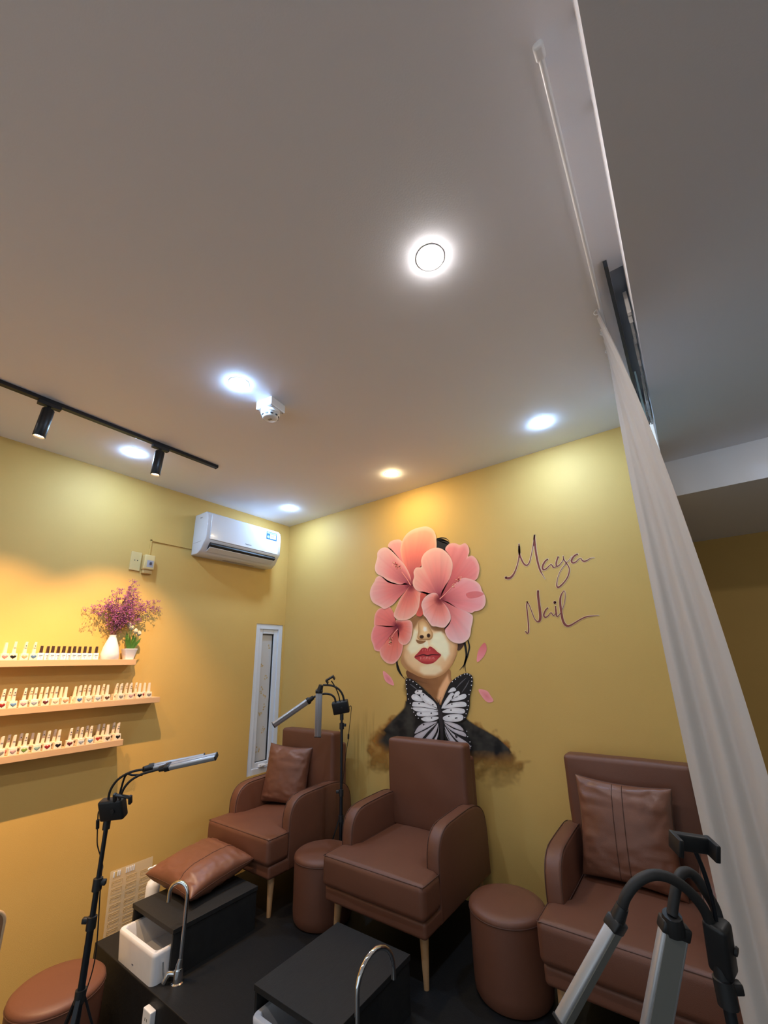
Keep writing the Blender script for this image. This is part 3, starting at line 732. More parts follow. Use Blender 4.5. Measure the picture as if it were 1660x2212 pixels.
# ------------------------------------------------------------------ gooseneck lamp stands
def lamp_stand(label, base, ctrl, hub, clamps, ctrl_px, ctrl_size, necks, bars, phone, cord, feet, lens_out=False):
    """base: floor point of the pole; ctrl/hub/clamps: heights; everything else in world points"""
    base = Vector(base); O = base
    t = thing('lamp_stand', label, 'lamp stand', base, 0, 'black tripod gooseneck lamps')
    up = Vector((0, 0, 1))
    def P(z): return Vector((base.x, base.y, z))
    cl = sorted(clamps)
    obj('lower_pole', tube(B(), [P(base.z+.05), P(cl[0])], .0125, 14), 'blackmetal', t, True, O)
    obj('middle_pole', tube(B(), [P(cl[0]-.03), P(cl[-1])], .0105, 14), 'blackmetal', t, True, O)
    obj('upper_pole', tube(B(), [P(cl[-1]-.03), P(ctrl)], .0085, 14), 'blackmetal', t, True, O)
    for z in cl:
        c = obj('clamp', tube(B(), [P(z-.03), P(z-.028), P(z+.014), P(z+.016)], [.013, .0175, .0175, .013], 14), 'blackplastic', t, True, O)
        obj('knob', obox(B(), P(z)+AR*(-.026 if z == cl[0] else .022), AR, up, AF, .012, .009, .007, .003), 'blackplastic', c, True, O)
    h = obj('hub', tube(B(), [P(hub-.02), P(hub+.02)], .019, 14), 'blackplastic', t, True, O)
    sl = obj('slider', tube(B(), [P(base.z+.16), P(base.z+.19)], .018, 14), 'blackplastic', t, True, O)
    for (a, r_) in feet:
        d = Vector((math.cos(R(a)), math.sin(R(a)), 0))
        lg = obj('leg', obox(B(), (P(hub)+d*.012+P(base.z+.01)+d*r_)/2, (P(base.z+.01)+d*(r_-.012)-P(hub)), up.cross(d), (P(base.z+.01)+d*(r_-.012)-P(hub)).cross(up.cross(d)), (P(base.z+.01)+d*(r_-.012)-P(hub)).length/2, .008, .004, .001), 'blackmetal', t, False, O)
        obj('foot', soft_box(B(), P(base.z+.01)+d*r_, (.013, .013, .010), .006, n=2), 'rubber', lg, True, O)
        hm = P(hub).lerp(P(base.z+.01)+d*r_, .45)
        obj('strut', tube(B(), [P(base.z+.175)+d*.015, hm], .004, 6), 'blackmetal', lg, False, O)
    c, ax, ay, az, sz = ctrl_px
    cb = obj('control_box', obox(B(), c, ax, ay, az, *sz, .009, 3), 'blackplastic', t, True, O)
    az = Vector(az).normalized()
    obj('dial', lathe(B(), [(0, .004), (.008, .004), (.009, 0), (0, 0)], 16, Vector(c)-az*sz[2]+Vector(ax).normalized()*.012-az*.001, axis=-az, close=False), 'rubber', cb, True, O)
    obj('bracket', tube(B(), [P(ctrl-.03), P(ctrl+.012)], .014, 14), 'blackplastic', cb, True, O)
    for nk in necks: obj('gooseneck', tube(B(), catmull(nk[0], 8), nk[1], 12), 'rubber', t, True, O)
    for (p0, p1, wd, wv, th, cap0) in bars:
        p0, p1 = Vector(p0), Vector(p1); d = (p1-p0).normalized(); wv = Vector(wv); wv = (wv-d*wv.dot(d)).normalized(); nv = d.cross(wv)
        b = obj('lamp_bar', obox(B(), (p0+p1)/2, d, wv, nv, (p1-p0).length/2, wd/2, th/2, min(wd, th)*.22, 2), 'alu', t, True, O)
        sg = 1 if nv.dot(AF) > 0 else -1
        if not lens_out: sg = -sg if False else sg
        obj('diffuser', obox(B(), (p0+p1)/2+nv*sg*(th/2)*(-1 if lens_out else 1), d, wv, nv, (p1-p0).length/2-.004, wd/2*.72, .0022), 'diffuser', b, False, O)
        obj('groove', obox(B(), (p0+p1)/2-nv*sg*(th/2)*(-1 if lens_out else 1), d, wv, nv, (p1-p0).length/2-.002, .0016, .0008), 'print', b, False, O)
        obj('end_cap', obox(B(), p1, d, wv, nv, .003, wd/2*1.02, th/2*1.04, .001), 'blackplastic', b, False, O)
        obj('swivel', obox(B(), p0-d*.006, d, wv, nv, .012, wd/2*1.06, th/2*1.3, .004), 'blackplastic', b, True, O)
        obj('sleeve', tube(B(), [Vector(cap0), Vector(cap0).lerp(p0, .6), p0], [wd*.34, wd*.42, wd*.42], 12), 'blackplastic', b, True, O)
    if phone:
        arm, c, ax, ay, az, half = phone
        a = obj('phone_arm', tube(B(), catmull(arm, 6), .0042, 10), 'blackmetal', t, True, O)
        hx = obj('phone_clip', obox(B(), c, ax, ay, az, half[0], half[1], half[2], .003), 'blackplastic', t, True, O)
        axn, azn = Vector(ax).normalized(), Vector(az).normalized()
        for s in (-1, 1): obj('jaw', obox(B(), Vector(c)+axn*s*half[0]-azn*.010, ax, ay, az, .005, half[1]*1.05, .016, .002), 'blackplastic', hx, True, O)
    if cord:
        cr = obj('cord', tube(B(), catmull(cord, 6), .0024, 8), 'rubber', t, True, O)
        q = Vector(cord[2]); q2 = Vector(cord[3]); dd = (q2-q).normalized()
        obj('inline_plug', tube(B(), [q-dd*.018, q+dd*.018], .0065, 10), 'rubber', cr, True, O)
    return t
def A(t, ox, oy, sc): return lambda X, Y, dt=0: at(ox+X/sc, oy+Y/sc, t+dt)
# stand by the shelves
S1 = Vector((1.30, -2.025, FZ)); t1 = depth((S1.x, S1.y, 1.0))
q = A(t1, 200, 1620, 5.929)
hz = lambda px, py, S: (lambda d: (CAM + d*((Vector((S.x, S.y))-Vector((CAM.x, CAM.y))).length/Vector((d.x, d.y)).length)).z)(ray(px, py))
lamp_stand('black tripod gooseneck lamp reaching its bars past the wall shelves', S1, hz(240, 1772, S1), hz(176, 2150, S1), [hz(213, 1905, S1), hz(200, 1988, S1)],
    (q(262, 750), AR*1+AU*.12, AU-AR*.12, AF, (.051, .042, .020)), None,
    [([q(205, 640), q(215, 560), q(250, 475), q(320, 385), q(420, 315), q(530, 272), q(650, 250)], .0048), ([q(350, 640, -.03), q(368, 570, -.03), q(410, 480, -.03), q(480, 400, -.03), q(570, 340, -.03), q(660, 300, -.03), q(860, 245, -.03)], .0048)],
    [(q(770, 222, .03), q(1430, 90, .09), .032, AF+AU*.15, .017, q(650, 248)), (q(985, 212, -.03), q(1585, 80, -.02), .032, AF+AU*.15, .017, q(860, 245, -.03))],
    ([q(330, 640), q(420, 332, .01), q(520, 322, .01), q(640, 318, .01)], q(385, 592, -.045), AR-AU*.14, AF, AU, (.032, .008, .004)),
    [q(130, 800), q(78, 790), q(66, 950), q(60, 1180), q(75, 1270), q(130, 1480), at(218, 1900, t1-.02), at(207, 2060, t1-.02), at(186, 2142, t1-.02), at(178, 2170, t1-.02)],
    [(200, .27), (320, .27), (80, .27)])
# stand between the armchairs
S2 = hit(738, 1650, 1, -.42); S2.z = PZ; t2 = depth((S2.x, S2.y, 1.3))
q = A(t2, 640, 1440, 11.857)
S2p = hz(738, 1546, S2)
lamp_stand('black tripod gooseneck lamp standing between two armchairs against the mural wall', S2, S2p, hz(737, 1768, S2), [hz(738, 1710, S2), hz(738, 1560, S2)-.02],
    (q(1145, 1035), AR+AU*.19, AU-AR*.19, AF, (.062, .046, .024)), None,
    [([q(1230, 880), q(1195, 730), q(1110, 595), q(985, 510), q(850, 477), q(690, 470)], .0075), ([q(1015, 920), q(985, 800), q(905, 725), q(800, 697), q(680, 700), q(560, 735), q(440, 790)], .0075)],
    [(q(590, 655, -.03), q(555, 1790, -.03), .050, AR, .022, q(645, 470, -.02)), (q(300, 888), q(-580, 1500, -.10), .044, AU+AR*.5, .022, q(440, 790))],
    ([q(1120, 880), q(1090, 730), q(1015, 545), q(905, 365)], q(860, 300), AR+AU*.62, AF, AU-AR*.62, (.030, .016, .006)),
    [q(1350, 1050), q(1415, 1060), q(1340, 1790), q(1337, 1880), q(1290, 2150), at(741, 1690, t2), at(738, 1720, t2-.02), at(733, 1790, t2-.03), at(735, 1830, t2-.02)],
    [(205, .17), (100, .22), (345, .15)])
# stand close to the curtain
S3 = Vector((3.378, -1.735, FZ)); t3 = depth((S3.x, S3.y, 1.08))
q = A(t3, 1130, 1580, 3.132)
lamp_stand('black tripod gooseneck lamp in front of the curtain, two bars drooping', S3, hz(1568, 2095, S3), .40, [hz(1572, 2135, S3), .62],
    (q(1335, 1450), AR-AU*.05+AF*.75, AU-AR*.15, AF-AR*.75, (.024, .052, .020)), None,
    [([q(675, 1180), q(700, 1110), q(770, 1020), q(870, 972), q(980, 985), q(1090, 1050), q(1180, 1140), q(1240, 1230), q(1275, 1330)], .0098), ([q(1010, 1240, .01), q(1030, 1100, .02), q(1060, 980, .03), q(1110, 950, .04), q(1170, 985, .04), q(1235, 1080, .03), q(1300, 1190, .02), q(1330, 1300, .01)], .0098)],
    [(q(618, 1320), q(265, 1955, -.02), .034, AR+AF*.4, .022, q(675, 1180)), (q(1020, 1350, .01), q(880, 2120, -.02), .050, AR-AF*.15, .022, q(1010, 1240, .01))],
    ([q(1310, 1290), q(1275, 1110), q(1215, 920), q(1150, 775)], q(1135, 752), AR-AU*.15, AU, AF, (.036, .016, .007)),
    None, [(180, .20), (300, .25), (240, .25)], lens_out=True)

# wooden chair at the edge of the view
wc = thing('wooden_chair', 'brown plywood chair back with pale edge by the yellow wall', 'chair', (0, 0, 0))
wp = hit(13.5, 1972, 2, .72)
X0, Y0 = wp.x, wp.y
wc.location = (X0-.2, Y0-.2, 0)
def rrect(y0, y1, z0, z1, r, x):
    o = []
    for cy, cz, a0 in ((y1-r, z1-r, 0), (y0+r, z1-r, 90), (y0+r, z0+r, 180), (y1-r, z0+r, 270)):
        for k in range(7): o.append((x, cy+r*math.cos(R(a0+15*k)), cz+r*math.sin(R(a0+15*k))))
    return o
bk = obj('backrest', prism(B(), rrect(-.2, .2, .44, .738, .05, .2), (-.012, 0, 0)), 'chairwood', wc)
obj('edge_band', tube(B(), rrect(-.2, .2, .44, .738, .05, .194), .0075, 8, closed=True), 'edgewood', bk, True)
obj('seat', soft_box(B(), (0, 0, .43), (.2, .2, .014), .012, n=3), 'chairwood', wc, True)
for sx in (-1, 1):
    for sy in (-1, 1): obj('leg', tube(B(), [(sx*.19, sy*.18, FZ), (sx*.16, sy*.16, .42)], .011, 10), 'blackmetal', wc, True)

# ------------------------------------------------------------------ curtain side
rl = thing('curtain_rail', 'thin white curtain rail fixed along the ceiling edge', 'curtain rail', (3.415, -1.2, 3.115))
ra, rb2 = Vector((3.438, -2.185, 3.12)), Vector((3.398, -.35, 3.12)); ro = Vector((3.415, -1.2, 3.115))
obj('rail', tube(B(), [ra-ro, rb2-ro], .008, 12), 'white', rl, True)
obj('end_knob', soft_box(B(), ra-ro+Vector((0, -.01, .005)), (.013, .018, .013), .008, n=2), 'white', rl, True)
for f in (.02, .12, .50, .62, .95):
    c = ra.lerp(rb2, f)-ro
    b = obj('bracket', box(B(), c+Vector((-.007, -.008, -.004)), c+Vector((.007, .008, .034)), .002), 'white', rl)
    obj('base_plate', box(B(), c+Vector((-.022, -.012, .031)), c+Vector((.022, .012, .035)), .001), 'white', b)
def plan(u):
    """top and bottom plan positions of the cloth for u 0 (far end) .. 1 (near edge)"""
    top = Vector((3.402+.004*math.sin(u*46), -.42-.79*u, 0))
    kp = [(3.42, -.50), (3.378, -.68), (3.392, -.84), (3.366, -.98), (3.374, -1.08), (3.367, -1.17), (3.392, -1.24), (3.428, -1.225), (3.458, -1.29), (3.488, -1.30), (3.510, -1.385), (3.530, -1.40)]
    return top, kp
cp = catmull([(a, b, 0) for a, b in plan(0)[1]], 10)
def curtain():
    bm = B(); NU, NV = len(cp), 48; g = []
    for i in range(NU):
        u = i/(NU-1); top = Vector((3.398+.007*math.sin(u*60), -.42-.80*u, 0)); row = []
        for j in range(NV+1):
            v = j/NV; z = 3.115-v*(3.115-.17)
            f = 1-(1-min(1, v/.30))**2; f = .25*f+.75*(1-(1-min(1, v/.62))**1.8)
            p = top.lerp(cp[i], f)
            sp_ = max(0, v-.2)*.045*max(0, u-.5)*2
            p.x += sp_+.004*math.sin(u*30+v*3)*v
            p.y += -.015*v*math.sin(u*18+1)
            row.append(bm.verts.new((p.x, p.y, z+(.018*abs(math.sin(u*30)) if j == 0 else 0))))
        g.append(row)
    for i in range(NU-1):
        for j in range(NV): bm.faces.new((g[i][j], g[i+1][j], g[i+1][j+1], g[i][j+1]))
    bmesh.ops.solidify(bm, geom=bm.faces[:], thickness=.0015)
    t = thing('curtain', 'gathered off-white curtain hanging beside the armchair', 'curtain', (3.42, -1.0, .17))
    o = obj('cloth', bm, 'curtain', t, True, (3.42, -1.0, .17))
    hem = [Vector(v.co) for v in []]
    for k in range(6):
        c = Vector((3.398, -.45-.15*k, 3.121))
        obj('hook_ring', tube(B(), [c+Vector((.012*math.cos(a*math.pi/5), 0, .012*math.sin(a*math.pi/5))) for a in range(10)], .0016, 6, closed=True), 'white', t, True, (3.42, -1.0, .17))
    # translucent weave
    m = M['curtain']; nt = m.node_tree; pb_ = nt.nodes['Principled BSDF']; out = nt.nodes['Material Output']
    tr_ = nt.nodes.new('ShaderNodeBsdfTranslucent'); tr_.inputs[0].default_value = (.62, .60, .57, 1)
    mx = nt.nodes.new('ShaderNodeMixShader'); mx.inputs[0].default_value = .3
    nt.links.new(pb_.outputs[0], mx.inputs[1]); nt.links.new(tr_.outputs[0], mx.inputs[2]); nt.links.new(mx.outputs[0], out.inputs[0])
curtain()
gd = thing('sliding_door', 'pale glass sliding door under a dark steel track behind the curtain', 'sliding door', (3.487, -.5, .15))
obj('glass_panel', box(B(), (-.004, -.25, .02), (.004, .47, 2.90), .001), 'glass', gd)
obj('track', box(B(), (-.024, -.93, 2.965), (-.010, .49, 2.998)), 'darksteel', gd)
for y in (.22, .34):
    h = obj('hanger', box(B(), (-.008, y, 2.90), (.020, y+.06, 2.985), .004), 'steel', gd)
    obj('roller', tube(B(), [(-.006, y+.03, 2.975), (.019, y+.03, 2.975)], .016, 14), 'steel', h, True)
rp = random.Random(8)
pl_ = thing('broken_plaster_edge', 'ragged strip of broken plaster along the ceiling slot', 'plaster', (3.52, -.6, 3.10))
for k in range(7):
    y = -.62+k*.17; ln = .07+.05*rp.random(); bm = B()
    pts = [(0, y+ln*i/6, -.04-.0-.028*rp.random()) for i in range(7)]
    poly = [(.0, y, .045)]+pts+[(.0, y+ln, .045)]
    prism(bm, poly, (-.006-.012*rp.random(), 0, 0))
    obj('plaster_flake', bm, 'plaster', pl_)

# ------------------------------------------------------------------ mural (paint on the back wall)
def paint_material():
    m = bpy.data.materials.new('mural_paint'); m.use_nodes = True; nt = m.node_tree; b = nt.nodes['Principled BSDF']
    at_ = nt.nodes.new('ShaderNodeAttribute'); at_.attribute_name = 'paint'
    nt.links.new(at_.outputs['Color'], b.inputs['Base Color']); nt.links.new(at_.outputs['Alpha'], b.inputs['Alpha'])
    b.inputs['Roughness'].default_value = .6; b.inputs['Specular IOR Level'].default_value = .25
    return m
PAINT = paint_material()
ILL = .70
def pc(r, g, b): return tuple(min(.92, v/ILL) for v in lin((r, g, b)))
def mixc(a, b, t): t = max(0, min(1, t)); return tuple(x+(y-x)*t for x, y in zip(a, b))
mu = thing('wall_mural', 'painted mural of a woman with pink hibiscus flowers over her eyes', 'mural', (1.8, 0, 1.0))
MO = Vector((1.8, 0, 1.0))
class G:   # crop coordinates of the photograph -> point on the wall plane
    def __init__(s, ox, oy, sc): s.ox, s.oy, s.sc = ox, oy, sc
    def __call__(s, X, Y, lay): return hit(s.ox+X/s.sc, s.oy+Y/s.sc, 1, 0.0)+Vector((0, -.0006-.0004*lay, 0))
GF, GB = G(780, 1120, 1660/300), G(780, 1420, 1660/380)
GM, GN = G(1080, 1140, 1660/220), G(1120, 1260, 1660/180)
def painted(name, verts, faces, cols, parent, origin=MO):
    me = bpy.data.meshes.new(name); me.from_pydata([v-origin for v in verts], [], faces)
    a = me.color_attributes.new('paint', 'FLOAT_COLOR', 'POINT')
    for i, c in enumerate(cols): a.data[i].color = (c[0], c[1], c[2], c[3] if len(c) > 3 else 1)
    return link(name, me, PAINT, parent)
def fan(name, g, outline, lay, colf, parent, centre=None, n=5, rings=8, smooth=True):
    pts = [Vector((x, y, 0)) for x, y in outline]
    pts = catmull(pts, n, True) if smooth else pts
    if centre is None: c = sum(pts, Vector())/len(pts)
    else: c = Vector((centre[0], centre[1], 0))
    V = [g(c.x, c.y, lay)]; Cc = [colf(c.x, c.y, 0., 0.)]; Fs = []; N = len(pts)
    for k in range(1, rings+1):
        t = k/rings
        for i, p in enumerate(pts):
            s = c.lerp(p, t); V.append(g(s.x, s.y, lay)); Cc.append(colf(s.x, s.y, t, i/N))
    for i in range(N): Fs.append((0, 1+i, 1+(i+1) % N))
    for k in range(rings-1):
        for i in range(N):
            a = 1+k*N+i; b = 1+k*N+(i+1) % N; Fs.append((a, a+N, b+N, b))
    return painted(name, V, Fs, Cc, parent)
def n1(x, s): return noise.noise(Vector((x, s, .3)))
def petal(name, outline, throat, lay, cin, cmid, cedge, parent, seed, streak=.45, inner=.5):
    tint = lambda c: (c[0]*.94, c[1]*1.16+.01, c[2]*1.24+.012)
    cin, cmid, cedge = tint(pc(*cin)), tint(pc(*cmid)), tint(pc(*cedge))
    tx, ty = throat
    def colf(x, y, t, s):
        a = math.atan2(y-ty, x-tx)
        k = n1(a*9, seed)*.5+n1(a*22, seed+3)*.35
        tt = t+.13*k
        c = mixc(cin, cmid, (tt-.05)/inner) if tt < inner+.05 else mixc(cmid, cedge, (tt-inner-.05)/(.95-inner))
        d = 1-streak*max(0, k)*max(0, 1-t*1.05)-.10*max(0, n1(a*14, seed+7))*(1 if .4 < t < .95 else .3)
        if t > .985: c = mixc(c, pc(236, 190, 170), .35)
        return tuple(v*d for v in c)
    return fan(name, GF, outline, lay, colf, parent, throat, 5, 12)
def solid(rgb, a=1.): c = pc(*rgb); return lambda x, y, t, s: (*c, a)
def soft(rgb, p=1.5, amax=1.): c = pc(*rgb); return lambda x, y, t, s: (*c, amax*max(0, 1-t**p))
def grad(c0, c1, p=1.): a, b = pc(*c0), pc(*c1); return lambda x, y, t, s: mixc(a, b, t**p)
def ribbon(name, g, pts, wid, lay, rgb, parent, n=6, origin=MO, mat_=None):
    P = catmull([(x, y, 0) for x, y in pts], n); W = catmull([(w_, 0, 0) for w_ in wid], n); V = []; Fs = []; N = len(P)
    for i, p in enumerate(P):
        d = (P[min(i+1, N-1)]-P[max(i-1, 0)]); d = d.normalized() if d.length else Vector((1, 0, 0)); nrm = Vector((-d.y, d.x, 0))
        h = max(.2, W[i].x)/2
        for s in (-1, 1): V.append(g(p.x+nrm.x*h*s, p.y+nrm.y*h*s, lay))
    for i in range(N-1): Fs.append((2*i, 2*i+1, 2*i+3, 2*i+2))
    if mat_ is None: return painted(name, V, Fs, [pc(*rgb)]*len(V), parent, origin)
    # rounded ends
    for e, s in ((0, 0), (N-1, 1)):
        c = P[e]; h = max(.2, W[e].x)/2; k0 = len(V)
        V.append(g(c.x, c.y, lay))
        for k in range(12): V.append(g(c.x+h*math.cos(k*math.pi/6), c.y+h*math.sin(k*math.pi/6), lay))
        for k in range(12): Fs.append((k0, k0+1+k, k0+1+(k+1) % 12))
    me = bpy.data.meshes.new(name); me.from_pydata([v-origin for v in V], [], Fs)
    return link(name, me, M[mat_], parent)

# shoulders: dark dress dissolving into ochre stain
def inside(px, py, poly):
    r = False; j = len(poly)-1
    for i in range(len(poly)):
        xi, yi = poly[i]; xj, yj = poly[j]
        if (yi > py) != (yj > py) and px < (xj-xi)*(py-yi)/(yj-yi)+xi: r = not r
        j = i
    return r
def pdist(px, py, poly, closed=True):
    best = 1e9
    for i in range(len(poly) if closed else len(poly)-1):
        ax, ay = poly[i]; bx, by = poly[(i+1) % len(poly)]
        dx, dy = bx-ax, by-ay; t = max(0, min(1, ((px-ax)*dx+(py-ay)*dy)/(dx*dx+dy*dy+1e-9)))
        best = min(best, math.hypot(px-ax-t*dx, py-ay-t*dy))
    return best
dress = [(440, 190), (438, 380), (410, 480), (345, 548), (285, 605), (215, 680), (185, 750), (175, 800), (240, 860), (520, 900), (760, 900), (1000, 930), (1060, 990), (1160, 970), (1330, 990), (1420, 985), (1445, 940), (1400, 860), (1300, 765), (1200, 705), (1080, 640), (1010, 590), (985, 570), (900, 420), (770, 430), (620, 330)]
ochre = [(285, 600), (180, 670), (110, 745), (80, 800), (60, 900), (80, 1020), (160, 1080), (300, 1060), (520, 950), (900, 980), (1040, 1060), (1160, 1130), (1200, 1210), (1330, 1230), (1480, 1180), (1530, 1060), (1545, 1000), (1470, 920), (1400, 850), (1250, 740), (1000, 620), (600, 640)]
crisp = [(438, 380), (410, 480), (345, 548), (285, 605), (215, 680)]
crisp2 = [(1430, 900), (1400, 860), (1300, 765), (1200, 705), (1080, 640), (1010, 590), (985, 570)]
def shoulders():
    NX, NY = 150, 106; V = []; Cc = []; Fs = []
    x0, x1, y0, y1 = -60, 1640, 180, 1330
    ck, cb, co, cy_ = pc(22, 20, 20), pc(52, 50, 45), pc(150, 96, 36), pc(128, 98, 46)
    for j in range(NY+1):
        for i in range(NX+1):
            X = x0+(x1-x0)*i/NX; Y = y0+(y1-y0)*j/NY
            nz = noise.noise(Vector((X*.012, Y*.012, 1)))+.5*noise.noise(Vector((X*.03, Y*.03, 4)))
            V.append(GB(X, Y, 1))
            dd = pdist(X, Y, dress); ins = inside(X, Y, dress); dc = min(pdist(X, Y, crisp, False), pdist(X, Y, crisp2, False))
            sd_ = dd if ins else -dd
            wsoft = 16 if dc < dd+6 else 80
            a1 = max(0, min(1, .5+(sd_+ (nz*26 if wsoft > 20 else nz*3))/wsoft))
            if Y < 600 and 420 < X < 1000: a1 = 1 if ins else a1
            do = pdist(X, Y, ochre); io = inside(X, Y, ochre); so_ = do if io else -do
            a2 = max(0, min(1, .5+(so_+nz*60)/70))*(.80 if Y < 1020 else max(.0, .80-(Y-1020)/330))*(.75+.5*nz)
            col = mixc(ck, cb, .5+.8*nz)
            oc = mixc(co, cy_, (Y-850)/300+.4*nz)
            if Y > 880: col = mixc(col, oc, (Y-880)/160+.3*nz)
            al = 1-(1-a1)*(1-a2)
            cc = mixc(oc, col, a1/(al+1e-6)*1.0 if al > 0 else 0)
            Cc.append((*cc, al*.97))
    for j in range(NY):
        for i in range(NX):
            a = j*(NX+1)+i; q_ = (a, a+1, a+NX+2, a+NX+1)
            if max(Cc[k][3] for k in q_) > .01: Fs.append(q_)
    o = painted('shoulders', V, Fs, Cc, mu)
    # drips of thinned paint on the wall to the side
    rr = random.Random(5)
    for k in range(9):
        X = -60+k*22+rr.uniform(-8, 8); Y0 = 480+rr.uniform(0, 160); L = rr.uniform(260, 640)
        fan('paint_drip', GB, [(X-14, Y0), (X+16, Y0-10), (X+12, Y0+L*.5), (X+6, Y0+L), (X-6, Y0+L), (X-10, Y0+L*.5)], 0, soft((150, 118, 52), 1.0, .16), o, n=4, rings=5)
shoulders()
# neck, face
NKL = [(820, 165), (842, 235), (800, 320), (770, 400), (750, 430), (722, 385), (740, 300), (775, 235)]
def neckcol(x, y, t, s):
    c = mixc(pc(96, 60, 36), pc(150, 102, 62), (x-450)/420+.15*n1(x*.02, y*.02))
    d = pdist(x, y, NKL); d = d if inside(x, y, NKL) else -d
    return mixc(c, pc(212, 160, 116), max(0, min(1, .5+d/22))*.95)
nk = fan('neck', GB, [(440, 120), (450, 200), (500, 215), (570, 270), (650, 345), (735, 440), (765, 440), (790, 370), (820, 300), (858, 230), (850, 190), (830, 110), (640, 150)], 2, neckcol, mu, rings=20)
hr = fan('hair', GF, [(905, 245), (960, 238), (1020, 262), (1055, 292), (1030, 340), (1010, 388), (950, 372), (905, 348)], 3, solid((20, 21, 26)), mu)
for pts, wd in (([(910, 250), (960, 232), (1020, 240), (1062, 275)], [8, 12, 9, 3]), ([(920, 262), (980, 258), (1040, 275), (1068, 300)], [8, 14, 10, 3]), ([(940, 275), (1000, 290), (1050, 315)], [8, 12, 3]),
                ([(1240, 1480), (1256, 1560), (1262, 1640), (1240, 1740), (1180, 1812)], [26, 26, 22, 14, 3]), ([(1282, 1455), (1298, 1540), (1275, 1650), (1245, 1750), (1258, 1840)], [16, 18, 16, 12, 3]), ([(1265, 1640), (1240, 1720), (1225, 1800)], [10, 10, 2]),
                ([(430, 1690), (440, 1780), (470, 1850), (530, 1925)], [18, 24, 16, 3]), ([(440, 1740), (470, 1830), (500, 1880)], [10, 12, 2])):
    ribbon('hair_strand', GF, pts, wd, 3, (26, 24, 24), hr)
fan('ear', GF, [(1150, 1495), (1240, 1470), (1225, 1525), (1185, 1572), (1155, 1572)], 3, solid((64, 42, 34)), hr)
face_o = [(590, 1205), (640, 1170), (700, 1150), (770, 1160), (850, 1230), (930, 1290), (1010, 1315), (1050, 1400), (1110, 1460), (1157, 1495), (1152, 1590), (1130, 1670), (1090, 1750), (1040, 1815), (980, 1868), (900, 1903), (800, 1915), (700, 1892), (620, 1852), (560, 1818), (510, 1768), (475, 1700), (495, 1600), (510, 1510), (580, 1470), (622, 1390), (625, 1290)]
def lit(c, rgb, poly, x, y, w, amax):
    d = pdist(x, y, poly); d = d if inside(x, y, poly) else -d
    t = max(0, min(1, .5+d/w)); t = t*t*(3-2*t)
    return mixc(c, pc(*rgb), t*amax)
CH1 = [(640, 1320), (605, 1440), (560, 1560), (600, 1620), (660, 1600), (740, 1530), (765, 1490), (690, 1505), (662, 1455), (684, 1350)]
CH2 = [(868, 1375), (960, 1348), (1000, 1400), (1050, 1500), (1060, 1620), (1010, 1690), (965, 1630), (900, 1560), (830, 1500), (852, 1430)]
CHIN = [(715, 1775), (850, 1740), (950, 1765), (970, 1820), (890, 1868), (760, 1868), (708, 1830)]
JAW = [(475, 1700), (505, 1640), (560, 1740), (640, 1815), (760, 1880), (900, 1890), (800, 1915), (690, 1892), (560, 1818)]
BROW = [(590, 1205), (700, 1150), (780, 1170), (860, 1235), (940, 1295), (1015, 1315), (1040, 1400), (960, 1350), (880, 1345), (840, 1320), (790, 1230), (740, 1205), (690, 1235), (640, 1320), (625, 1300)]
GROOVE = [(755, 1470), (800, 1465), (812, 1520), (780, 1540), (756, 1525)]
def facecol(x, y, t, s):
    c = mixc(pc(222, 184, 142), pc(190, 142, 98), t**2.2)
    c = mixc(c, pc(150, 104, 62), (t-.85)/.2)
    c = lit(c, (236, 206, 174), CH1, x, y, 46, .8); c = lit(c, (238, 210, 180), CH2, x, y, 52, .8); c = lit(c, (230, 196, 160), CHIN, x, y, 46, .75)
    c = lit(c, (146, 100, 58), JAW, x, y, 50, .7); c = lit(c, (124, 84, 50), BROW, x, y, 30, .9); c = lit(c, (238, 212, 184), GROOVE, x, y, 18, .7)
    k = .05*noise.noise(Vector((x*.01, y*.02, 2)))
    return tuple(v*(1+k) for v in c)
fc = fan('face', GF, face_o, 4, facecol, mu, (800, 1560), 5, 40)
NL = [(755, 1295), (785, 1300), (792, 1340), (765, 1352), (746, 1330)]
NSH = [(690, 1440), (740, 1446), (790, 1442), (840, 1430), (800, 1462), (740, 1470), (700, 1462)]
ns = fan('nose', GF, [(690, 1240), (740, 1208), (790, 1240), (830, 1310), (862, 1370), (858, 1420), (830, 1450), (785, 1452), (735, 1455), (700, 1450), (678, 1420), (690, 1350)], 6,
         lambda x, y, t, s: lit(lit(mixc(pc(216, 178, 130), pc(158, 112, 68), t**2.4), (246, 230, 200), NL, x, y, 26, .9), (130, 90, 54), NSH, x, y, 20, .7), fc, rings=16)
fan('nose_shade', GF, [(662, 1450), (690, 1455), (740, 1462), (780, 1462), (750, 1490), (705, 1498), (675, 1482)], 5, solid((124, 84, 50)), ns)
for (x, y, a, b) in ((730, 1415, 27, 23), (812, 1400, 22, 26)):
    fan('nostril', GF, [(x+a*math.cos(k), y+b*math.sin(k)) for k in (0, .785, 1.57, 2.356, 3.14, 3.93, 4.71, 5.5)], 7, grad((30, 18, 14), (110, 70, 44), 3), ns)
ul = fan('lips', GF, [(642, 1655), (690, 1600), (735, 1550), (775, 1545), (800, 1556), (830, 1530), (880, 1558), (922, 1598), (962, 1630), (930, 1672), (875, 1722), (800, 1742), (730, 1726), (680, 1692)], 6, lambda x, y, t, s: mixc(mixc(pc(176, 62, 62), pc(148, 42, 44), t), pc(196, 92, 84), .7*max(0, 1-abs(y-1690)/26)*(1-t*.6)), fc)
ribbon('lip_line', GF, [(650, 1654), (700, 1640), (750, 1628), (800, 1640), (850, 1628), (910, 1630), (955, 1630)], [4, 10, 14, 18, 14, 10, 4], 7, (70, 20, 24), ul)
